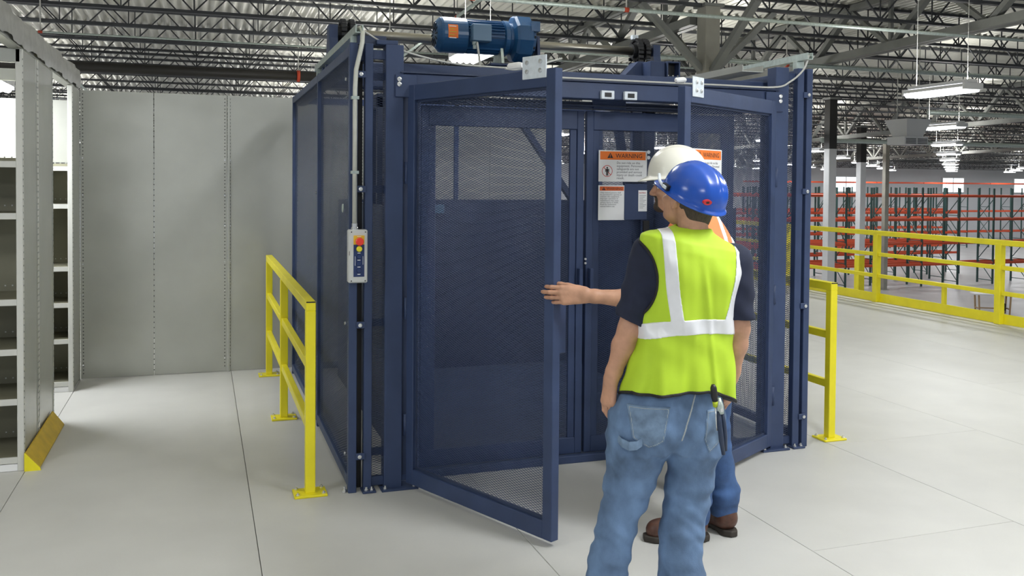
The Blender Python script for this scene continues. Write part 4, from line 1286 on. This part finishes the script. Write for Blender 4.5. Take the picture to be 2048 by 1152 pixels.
# ------------------------------------------------------------------ man in lime vest and blue hard hat
def man_lime():
    T = thing('person', 'person in lime vest, faded jeans and blue hard hat, back to us', 'person', (1.707, 3.046, 0), RZ)
    yaw = math.radians(22)
    HB = basis((-.52, .85), math.radians(20), math.radians(4)); HT = basis((-.52, .85), math.radians(26), math.radians(4)); HC = (.056, .015, 1.648)
    shL, elL, wrL = (-.104, .0, 1.435), (-.180, -.035, 1.150), (-.243, -.008, .955)
    shR, elR, wrR = (.226, .02, 1.405), (.246, .02, 1.150), (.236, .08, .945)
    handL = hand_prims(wrL, (-.10, .05, -1), (-.85, -.52, .05), 1, (.30, .45, .35), .05, 1.0, (.25, .2), .45)
    handR = hand_prims(wrR, (-.20, .06, -1), (.80, -.55, -.1), -1, (.35, .5, .4), .05, 1.0, (.25, .2), .45)
    torso = smooth_rows([(.80, -.02, .0, .165, .115), (.95, .0, .0, .155, .105), (1.1, .03, 0, .150, .10), (1.25, .052, 0, .160, .108),
                         (1.38, .066, 0, .165, .10), (1.45, .068, .0, .135, .075), (1.5, .066, 0, .08, .06)])
    def body(P):
        d = head_fn(P, HC, HB)
        d = smin(d, cone(P, (.058, -.012, 1.60), (.062, -.012, 1.47), .053, .062), .028)
        d = smin(d, stack(P, torso, yaw), .03)
        for a, e, w, hd in ((shL, elL, wrL, handL), (shR, elR, wrR, handR)):
            arm = chain(P, [(a, .056), (tuple((np.array(a) + np.array(e)) / 2), .052), (e, .042)], .02)
            m = np.array(e) * .68 + np.array(w) * .32
            arm = smin(arm, chain(P, [(e, .041), (tuple(m), .042), (tuple(np.array(e) * .15 + np.array(w) * .85), .029), (w, .027)], .02), .02)
            d = smin(d, arm, .025); d = smin(d, hand_fn(P, hd), .012)
        d = smin(d, chain(P, [((-.10, 0, .85), .10), ((-.165, .01, .56), .062), ((-.25, 0, .12), .045)]), .03)
        d = smin(d, chain(P, [((.05, 0, .85), .10), ((.058, .02, .55), .062), ((.045, 0, .12), .045)]), .03)
        return d
    sdf_obj('body', body, (-.45, -.22, .06), (.45, .30, 1.84), .0042, 'skin', T)
    # hair at the nape and over the ears
    def hair(P):
        q = (P - A(*HC)) @ HB.T
        d = ell(q, (-.016, 0, .022), (.105, .0825, .103)) + .0014 * np.sin(q[:, 1] * 700) * np.sin(q[:, 0] * 500)
        d = smin(d, ell(q, (-.060, 0, -.055), (.047, .058, .062)), .02)
        ear = ell(q, (.004, .09, -.018), (.032, .04, .036)); ear2 = ell(q, (.004, -.09, -.018), (.032, .04, .036))
        d = np.maximum(d, -np.minimum(ear, ear2))
        d = np.maximum(d, q[:, 0] - .012 - .25 * q[:, 2])
        d = np.maximum(d, -.112 - q[:, 2] + .1 * q[:, 0])
        return d
    sdf_obj('hair', hair, (-.1, -.16, 1.5), (.22, .18, 1.82), .004, 'hair', T)
    hat = hard_hat(T, np.array(HC) + np.array((-.006, 0, 0.026)) @ HT + np.array((.004, 0, 0)), HT, 'hat_blue', a=.136, b=.112, h=.114, brim=.040)
    # emblem at the back of the hat, accessory clip, spectacle arm
    back = np.array((-.137, .012, .035)) @ HB + np.array(HC)
    def on_hat(x, y, z): return Vector(np.array((x, y, z)) @ HT + np.array(HC))
    f, l, u = [Vector(r) for r in HT]
    nb = (-f * .93 + l * .3 + u * .12).normalized()
    e = MB()
    ring = on_hat(-.126, .050, .045); tx = Vector((0, 0, 1)).cross(nb).normalized(); ty = nb.cross(tx)
    pts = []
    n = 20
    V = [ring + nb * .010 + tx * (.017 * math.cos(2 * math.pi * k / n)) + ty * (.0095 * math.sin(2 * math.pi * k / n)) for k in range(n)]
    Vb = [v - nb * .012 for v in V]
    e.add(V + Vb, [tuple(range(n))] + [(k, k + n, (k + 1) % n + n, (k + 1) % n) for k in range(n)])
    e.build('hat_emblem', 'red', hat, True)
    e2 = MB(); V = [ring + nb * .0105 + tx * (.007 * math.cos(2 * math.pi * k / n)) + ty * (.004 * math.sin(2 * math.pi * k / n)) for k in range(n)]
    e2.add(V, [tuple(range(n))]).build('emblem_mark', 'ink', hat, True)
    cl = MB(); cp = on_hat(.033, .114, .024)
    cl.bar(cp - f * .018, cp + f * .014, .014, .02); o = cl.build('accessory_clip', 'dark', hat, True)
    MB().bar(cp - f * .012 + l * .008, cp + f * .008 + l * .008, .008, .012).build('clip_cap', 'zinc', o, True)
    MB().tube([on_hat(.043, .114, .018), on_hat(.095, .094, .020), on_hat(.143, .062, .026)], .006, 8).build('spectacle_arm', 'zinc', T, True)
    # ------------------------------------------------ clothing
    vrows = smooth_rows([(.84, .012, .0, .226, .150), (.895, .014, .0, .222, .148), (.99, .020, 0, .207, .14), (1.10, .030, 0, .190, .132), (1.2, .040, 0, .181, .134),
                         (1.3, .052, 0, .188, .14), (1.38, .064, 0, .204, .138), (1.44, .068, 0, .210, .124), (1.475, .068, 0, .205, .108), (1.490, .067, 0, .182, .094), (1.503, .066, 0, .140, .084), (1.516, .065, 0, .092, .076), (1.535, .064, 0, .058, .066)])
    def folds(P):
        x, z = P[:, 0], P[:, 2]
        low = np.clip((1.12 - z) / .2, 0, 1)
        f_ = .0055 * low * np.sin(x * 46 + 1.1 + z * 3) + .003 * low * np.sin(x * 88 - z * 11)
        f_ += .0046 * np.sin(x * 38 + z * 21 + 1.5 * np.sin(z * 17)) * np.exp(-((z - 1.25) / .16) ** 2) + .0030 * noise(P, 22, 3) + .0022 * noise(P * A(2.2, 1, .6), 42, 14)
        f_ += .006 * np.exp(-((x - .092 - .12 * (1.3 - z)) / .012) ** 2) * np.clip((1.42 - z) / .1, 0, 1) * (P[:, 1] < 0)
        return 1.5 * f_
    def tilt(P):      # left shoulder carried higher than the right
        Q = P.copy(); Q[:, 2] += .18 * np.clip((P[:, 2] - 1.15) / .25, 0, 1) * (P[:, 0] - .07); return Q
    def vest0(P): return stack(tilt(P), vrows, yaw) - .004 - folds(P)
    def hem(P): return .893 + .034 * np.clip(-P[:, 1] / .12, 0, 1) - .02 * P[:, 0] + .007 * np.sin(P[:, 0] * 17 + .5) + .012 * np.clip((P[:, 0] - .17) / .06, -.2, 1) * -1
    def holes(P):
        a = ell(P, (-.205, .03, 1.345), (.132, .30, .162)); b = ell(P, (.362, .05, 1.335), (.105, .30, .155))
        nk = ell(P, (.058, -.012, 1.575), (.072, .085, .060))
        return np.minimum(np.minimum(a, b), nk)
    def vest(P): return np.maximum(np.maximum(vest0(P), hem(P) - P[:, 2]), -holes(P))
    lo, hi = (-.28, -.22, .85), (.34, .22, 1.60)
    vo = sdf_obj('safety_vest', vest, lo, hi, .0048, 'lime', T)
    tag(vo, 'lime mesh safety vest with silver stripes')
    base = lambda P: np.maximum(np.maximum(vest0(P) - .0035, hem(P) - .004 - P[:, 2]), -holes(P) - .003)
    sdf_obj('hem_binding', lambda P: np.maximum(base(P), np.abs(hem(P) + .003 - P[:, 2]) - .0055), (-.28, -.22, .84), (.34, .22, .95), .0036, 'piping', vo, 0)
    arm = lambda P, s: np.maximum(np.maximum(base(P), np.abs(holes(P) - .002) - .0048), s * (P[:, 0] - .06) + .09)
    sdf_obj('armhole_binding', lambda P: arm(P, 1), (-.28, -.22, 1.1), (.02, .22, 1.56), .0036, 'piping', vo, 0)
    sdf_obj('armhole_binding', lambda P: arm(P, -1), (.10, -.22, 1.1), (.34, .22, 1.56), .0036, 'piping', vo, 0)
    def tapes(P):
        x, y, z = P[:, 0], P[:, 1], P[:, 2]
        zc = 1.178 - .64 * (x - .06) ** 2
        d = np.abs(z - zc) - .028
        t = (1.502 - z) / .32
        s1 = np.maximum(np.abs(x - (-.052 + .036 * t - .006 * np.sin(t * 3))) - .0232, zc - z)
        t2 = np.clip((1.476 - z) / .28, 0, 1.2)
        s2 = np.maximum(np.abs(x - (.238 - .002 * t2 - .048 * t2 ** 2)) - .023, zc - z)
        e = np.minimum(d, np.minimum(np.maximum(s1, y), np.maximum(s2, y - .06)))
        return np.maximum(np.maximum(np.maximum(vest0(P) - .0032, hem(P) - z), -holes(P) + .004), e)
    sdf_obj('reflective_tape', tapes, lo, hi, .0036, 'tape', vo, 0)
    def shirt(P):
        d = stack(tilt(P), [(r[0], r[1], r[2], r[3] - .016, r[4] - .016) for r in vrows], yaw)
        d = np.maximum(d, .95 - P[:, 2])
        for a, e, hz, sl in ((shL, elL, 1.185, -.45), (shR, elR, 1.188, -.05)):
            b = np.array(a) + (np.array(e) - np.array(a)) * 1.02
            s = cone(P, a, tuple(b), .070, .062) - .003 * noise(P, 40, 5) - .0035 * np.sin(P[:, 2] * 60 + P[:, 0] * 40) * np.clip((1.4 - P[:, 2]) / .1, 0, 1)
            s = np.maximum(s, hz + sl * (P[:, 0] - e[0]) - P[:, 2])
            d = smin(d, s, .035)
        return np.maximum(d, -ell(P, (.060, -.012, 1.56), (.095, .105, .10)))
    so_ = sdf_obj('tshirt', shirt, (-.32, -.22, .9), (.40, .24, 1.60), .005, 'navy_cloth', T)
    def jeans(P):
        x, z = P[:, 0], P[:, 2]
        d = stack(P, smooth_rows([(.70, -.03, .0, .190, .125), (.78, -.028, .0, .205, .142), (.86, -.014, .0, .200, .142), (.93, .0, .0, .185, .128), (.99, .006, .0, .178, .12)]), yaw * .6)
        Lg = chain(P, [((-.128, -.005, .80), .122), ((-.145, .0, .67), .106), ((-.168, .012, .56), .090), ((-.180, .02, .50), .083), ((-.218, .008, .375), .0735), ((-.238, 0, .27), .072), ((-.25, -.004, .20), .073), ((-.262, 0, .10), .074), ((-.266, 0, .065), .071)], .03)
        Rg = chain(P, [((.068, -.005, .80), .112), ((.074, .0, .68), .095), ((.066, .016, .56), .085), ((.062, .022, .51), .083), ((.036, .008, .36), .082), ((.028, .0, .275), .077), ((.04, -.006, .20), .082), ((.05, 0, .10), .078), ((.052, 0, .065), .073)], .03)
        leg = smin(Lg, Rg, .012)
        d = smin(d, leg, .05)
        wr = .0045 * noise(P, 24, 8) + .0026 * noise(P, 60, 9)
        kn = np.exp(-((z - .50) / .10) ** 2) + np.exp(-((z - .20) / .09) ** 2) * 1.3 + .5 * np.exp(-((z - .36) / .06) ** 2)
        wr += kn * (.0068 * noise(P * A(.55, .55, 1.7), 38, 21) + .0026 * np.sin(z * 74 + x * 46 + 2.4 * np.sin(x * 19 + z * 16 + P[:, 1] * 20)))
        wr += .0045 * np.exp(-((z - .72) / .07) ** 2) * np.sin(z * 60 - np.abs(x + .02) * 75)
        d = d - wr
        return np.maximum(d, np.maximum(z - .985, .045 - z))
    jl, jh = (-.40, -.24, .03), (.27, .24, 1.0)
    jo = sdf_obj('jeans', jeans, jl, jh, .0055, 'denim', T)
    def poly_d(P, pts):
        """signed distance to a convex polygon in (u, z), counter-clockwise"""
        d = np.full(len(P), -9.)
        for (a, b), (c, e) in zip(pts, pts[1:] + pts[:1]):
            L = math.hypot(c - a, e - b); d = np.maximum(d, ((P[:, 0] - a) * (e - b) - (P[:, 2] - b) * (c - a)) / L)
        return d
    def pb(pts):
        x = [p[0] for p in pts]; z = [p[1] for p in pts]
        return (min(x) - .02, -.2, min(z) - .02), (max(x) + .02, 0., max(z) + .02)
    for pts in ([(-.196, .885), (-.178, .765), (-.118, .728), (-.062, .755), (-.040, .885)][::1], [(.098, .868), (.088, .76), (.112, .702), (.158, .735), (.172, .868)]):
        sdf_obj('back_pocket', lambda P, p=pts: np.maximum(np.maximum(jeans(P) - .004, poly_d(P, p)), P[:, 1] + .02), *pb(pts), .0045, 'denim_pocket', jo, 1)
        sdf_obj('pocket_stitching', lambda P, p=pts: np.maximum(np.maximum(jeans(P) - .0056, np.abs(poly_d(P, p) + .007) - .0016), P[:, 1] + .02), *pb(pts), .0032, 'stitch', jo, 0)
    for x0, x1 in ((.052, .020),):   # centre seam
        sdf_obj('seat_seam', lambda P: np.maximum(np.maximum(jeans(P) - .003, np.abs(P[:, 0] - (.005 + .30 * (P[:, 2] - .76))) - .0035), np.maximum(P[:, 1] + .02, .755 - P[:, 2])), (-.05, -.2, .74), (.12, 0., 1.0), .0036, 'stitch', jo, 0)
    # hammer loop on the left thigh
    hl = MB(); pts = [(-.228, -.078, .752), (-.214, -.122, .744), (-.190, -.146, .738), (-.162, -.150, .742), (-.142, -.146, .755)]
    V = []; F = []
    for p in pts: V += [(p[0], p[1], p[2] - .016), (p[0], p[1], p[2] + .016), (p[0], p[1] + .005, p[2] + .016), (p[0], p[1] + .005, p[2] - .016)]
    for i in range(len(pts) - 1):
        for c in range(4): F.append((i * 4 + c, i * 4 + (c + 1) % 4, i * 4 + 4 + (c + 1) % 4, i * 4 + 4 + c))
    hl.add(V, F).build('hammer_loop', 'denim_pocket', jo, True)
    boot('work_boot', T, (-.268, .0, 0), (-.35, .94)); boot('work_boot', T, (.054, .0, 0), (.10, 1.0))
    return T
man_lime()

def uw(u, w, z, o=(1.707, 3.046)):
    c, s = math.cos(RZ), math.sin(RZ)
    return (o[0] + u * c - w * s, o[1] + u * s + w * c, z)
# tools in the back pocket
sd = thing('screwdriver', 'black-handled screwdriver standing in the lime-vested man\'s back pocket', 'screwdriver', uw(0.120, -0.160, 0.905))
MB().tube([uw(0.108, -0.172, 0.975), uw(0.110, -0.172, 0.963), uw(0.114, -0.171, 0.930), uw(0.117, -0.170, 0.913)], [.006, .0115, .0125, .010], 14).build('handle', 'black', sd)
MB().tube([uw(0.117, -0.170, 0.913), uw(0.119, -0.169, 0.893)], [.0105, .009], 12).build('collar', 'green_plastic', sd)
MB().tube([uw(0.119, -0.169, 0.895), uw(0.126, -0.165, 0.805)], .0035, 8).build('blade', 'bolt', sd)
pl = thing('pliers', 'dark pliers with navy grips hanging from the lime-vested man\'s hip pocket', 'pliers', uw(0.142, -0.165, 0.772))
hd = MB(); hd.tube([uw(0.130, -0.166, 0.924), uw(0.135, -0.168, 0.897), uw(0.140, -0.168, 0.867)], [.008, .014, .011], 8)
hd.build('jaws', 'galv', pl)
MB().tube([uw(0.132, -0.169, 0.877), uw(0.134, -0.172, 0.832), uw(0.142, -0.170, 0.772), uw(0.152, -0.163, 0.717)], [.007, .0095, .0095, .007], 10).build('grip', 'tool_grip', pl)
MB().tube([uw(0.144, -0.163, 0.877), uw(0.152, -0.160, 0.832), uw(0.158, -0.156, 0.782), uw(0.162, -0.150, 0.727)], [.006, .009, .009, .007], 10).build('grip', 'tool_grip', pl)
MB().lathe(uw(0.138, -0.180, 0.884), (0, -1, 0), [(0, .007), (.004, .007)], 10).build('pivot', 'bolt', pl)

# ------------------------------------------------------------------ man in orange vest and white hard hat
def man_orange():
    O = (2.222, 3.796)
    T = thing('person', 'person in orange vest and white hard hat, reaching out to hold the gate', 'person', (O[0], O[1], 0), RZ)
    yaw = math.radians(36)
    HB = basis((-.985, .17), math.radians(1), 0); HC = (-.088, -.02, 1.692)
    shL, elL, wrL = (-.125, -.10, 1.435), (-.262, -.155, 1.165), (-.532, -.182, 1.187)
    shR, elR, wrR = (.150, .10, 1.40), (.235, .17, 1.13), (.21, .20, .90)
    straight = (.12, .22, .15)
    handL = hand_prims(wrL, (-1, .02, .0), (.05, -1, .08), 1, straight, .02, 1.16, (.25, .2), .28,
                       curls=[(.30, .62, .35), (.26, .60, .35), (.28, .62, .35), (.36, .70, .4)])
    handR = hand_prims(wrR, (0, .1, -1), (.8, -.5, 0), -1)
    rows = smooth_rows([(.86, .03, .0, .150, .105), (1.0, .03, .0, .15, .105), (1.15, .02, 0, .158, .11), (1.3, .015, 0, .170, .115), (1.40, .012, 0, .170, .10), (1.46, .008, .0, .14, .075), (1.52, .0, 0, .075, .06)])
    def body(P):
        d = head_fn(P, HC, HB)
        d = smin(d, cone(P, (-.060, -.015, 1.62), (-.01, 0, 1.47), .058, .066), .03)
        d = smin(d, stack(P, rows, yaw), .03)
        for a, e, w, hd_ in ((shL, elL, wrL, handL), (shR, elR, wrR, handR)):
            arm = chain(P, [(a, .056), (tuple((np.array(a) + np.array(e)) / 2), .050), (e, .044)], .02)
            m = np.array(e) * .70 + np.array(w) * .30
            arm = smin(arm, chain(P, [(e, .042), (tuple(m), .043), (tuple(np.array(e) * .15 + np.array(w) * .85), .030), (w, .0275)], .02), .02)
            d = smin(d, arm, .025); d = smin(d, hand_fn(P, hd_), .012)
        d = smin(d, chain(P, [((-.05, -.04, .88), .10), ((-.02, -.06, .48), .062), ((.010, -.03, .10), .045)]), .03)
        d = smin(d, chain(P, [((.10, .05, .88), .10), ((.125, .08, .50), .062), ((.185, .075, .10), .045)]), .03)
        return d
    sdf_obj('body', body, (-.76, -.30, .06), (.36, .34, 1.86), .0042, 'skin', T)
    def beard(P):
        q = (P - A(*HC)) @ HB.T
        d = head_fn(P, HC, HB) - .003 - .001 * np.sin(q[:, 1] * 600 + q[:, 2] * 500)
        ch = ell(q, (.085, 0, -.108), (.034, .034, .032)); mo = ell(q, (.100, 0, -.055), (.018, .032, .0065)); sd_ = ell(q, (.092, .026, -.082), (.014, .008, .03)); sd2 = ell(q, (.092, -.026, -.082), (.014, .008, .03))
        return np.maximum(d, np.minimum(np.minimum(ch, mo), np.minimum(sd_, sd2)))
    sdf_obj('beard', beard, (-.26, -.1, 1.53), (-.1, .08, 1.7), .003, 'hair', T)
    def brow(P):
        q = (P - A(*HC)) @ HB.T
        return np.maximum(head_fn(P, HC, HB) - .003, np.minimum(cone(q, (.100, .016, .012), (.088, .046, .012), .006, .005), cone(q, (.100, -.016, .012), (.088, -.046, .012), .006, .005)))
    sdf_obj('eyebrows', brow, (-.26, -.12, 1.66), (-.1, .1, 1.74), .0025, 'hair', T)
    for s in (-1, 1):
        c = np.array((.083, s * .031, -.008)) @ HB + np.array(HC)
        d = Vector(HB[0])
        e = MB().lathe(Vector(c) - d * .012, d, [(0, .001), (.002, .006), (.006, .0102), (.012, .012), (.018, .0102), (.022, .006), (.024, .001)], 14).build('eyeball', 'eye', T, True)
        MB().lathe(Vector(c) + d * .0095, d, [(0, .0055), (.0025, .004)], 12).build('iris', 'ink', e, True)
    # safety glasses
    def on(x, y, z): return Vector(np.array((x, y, z)) @ HB + np.array(HC))
    gl = MB().tube([on(.112, .008, .004), on(.110, .045, .004), on(.090, .066, .004), on(.03, .080, .002), on(-.02, .086, -.002)], .0022, 6).tube([on(.112, -.008, .004), on(.110, -.045, .004), on(.090, -.066, .004), on(.03, -.080, .002), on(-.02, -.086, -.002)], .0022, 6).tube([on(.112, .008, .004), on(.112, -.008, .004)], .0022, 6)
    gl.build('safety_glasses', 'glass', T, True)
    def hair(P):
        q = (P - A(*HC)) @ HB.T
        d = ell(q, (-.016, 0, .022), (.103, .081, .103))
        d = smin(d, ell(q, (-.06, 0, -.05), (.046, .062, .05)), .03)
        ear = ell(q, (.004, .09, -.018), (.03, .04, .036)); ear2 = ell(q, (.004, -.09, -.018), (.03, .04, .036))
        d = np.maximum(d, -np.minimum(ear, ear2)); d = np.maximum(d, q[:, 0] - .02 - .1 * q[:, 2])
        return np.maximum(d, -.095 - q[:, 2])
    sdf_obj('hair', hair, (-.2, -.16, 1.55), (.06, .12, 1.84), .005, 'hair', T)
    hard_hat(T, np.array(HC) + np.array((0, 0, 0.056)) @ HB, HB, 'hat_white', a=.140, b=.118, h=.134, brim=.034)
    # clothing
    vr = smooth_rows([(.88, .03, .0, .196, .142), (1.0, .03, .0, .190, .138), (1.15, .02, 0, .186, .138), (1.3, .015, 0, .192, .14), (1.39, .012, 0, .196, .132), (1.45, .012, 0, .188, .114), (1.49, .012, 0, .165, .096), (1.525, .010, 0, .138, .084), (1.56, .004, 0, .105, .074), (1.60, -.01, 0, .062, .066)])
    def v0(P): return stack(P, vr, yaw) - .002 * noise(P, 25, 4)
    def hol(P): return np.minimum(np.minimum(ell(P, (-.205, -.13, 1.33), (.115, .16, .165)), ell(P, (.300, .238, 1.29), (.115, .16, .165))), ell(P, (-.035, -.01, 1.60), (.070, .078, .05)))
    lo, hi = (-.30, -.30, .85), (.34, .30, 1.60)
    vo = sdf_obj('safety_vest', lambda P: np.maximum(np.maximum(v0(P), .90 - P[:, 2]), -hol(P)), lo, hi, .006, 'hivis_orange', T)
    tag(vo, 'orange safety vest with white stripes')
    def tp(P):
        c, s = math.cos(yaw), math.sin(yaw); x = P[:, 0] * c + P[:, 1] * s
        e = np.minimum(np.abs(P[:, 2] - 1.12) - .028, np.abs(np.abs(x - .01) - .078) - .015)
        return np.maximum(np.maximum(np.maximum(v0(P) - .004, .9 - P[:, 2]), -hol(P) + .004), e)
    sdf_obj('reflective_tape', tp, lo, hi, .0045, 'tape', vo, 0)
    sdf_obj('vest_edging', lambda P: np.maximum(np.maximum(v0(P) - .005, .9 - P[:, 2]), np.abs(hol(P)) - .0045), lo, hi, .004, 'white', vo, 0)
    def shirt(P):
        d = stack(P, [(r[0], r[1], r[2], r[3] - .014, r[4] - .014) for r in vr], yaw); d = np.maximum(d, .93 - P[:, 2])
        for a, e in ((shL, elL), (shR, elR)):
            b = np.array(a) + (np.array(e) - np.array(a)) * .80
            ax = (np.array(e) - np.array(a)); ax = ax / np.linalg.norm(ax)
            s = cone(P, a, tuple(b), .068, .064) - .003 * noise(P, 40, 6)
            s = np.maximum(s, (P - A(*b)) @ ax.astype(np.float32)); d = smin(d, s, .03)
        return np.maximum(d, -ell(P, (-.03, -.01, 1.57), (.09, .1, .09)))
    sdf_obj('tshirt', shirt, (-.36, -.30, .9), (.38, .32, 1.6), .006, 'white_cloth', T)
    def jeans(P):
        x, z = P[:, 0], P[:, 2]
        d = stack(P, smooth_rows([(.74, .03, .0, .170, .13), (.84, .03, .0, .178, .136), (.93, .03, .0, .168, .125), (1.0, .03, 0, .16, .118)]), yaw)
        a = chain(P, [((-.04, -.04, .84), .112), ((-.025, -.055, .50), .080), ((.015, -.035, .22), .075), ((.015, -.03, .12), .072)], .03)
        b = chain(P, [((.105, .05, .84), .112), ((.118, .075, .50), .080), ((.155, .08, .33), .068), ((.172, .078, .20), .074), ((.178, .076, .12), .068)], .03)
        d = smin(d, smin(a, b, .012), .05)
        kn = np.exp(-((z - .5) / .1) ** 2) + 1.4 * np.exp(-((z - .2) / .08) ** 2)
        d = d - kn * (.0065 * noise(P * A(.55, .55, 1.7), 38, 23) + .002 * np.sin(z * 74 + x * 46 + 2 * np.sin(x * 22))) - .003 * noise(P, 26, 12)
        return np.maximum(d, np.maximum(z - .99, .085 - z))
    sdf_obj('jeans', jeans, (-.24, -.26, .06), (.34, .28, 1.02), .006, 'denim_dark', T)
    boot('work_boot', T, (.005, -.03, 0), (-1.0, -.05)); boot('work_boot', T, (.178, .075, 0), (-.45, .9))
    return T
man_orange()
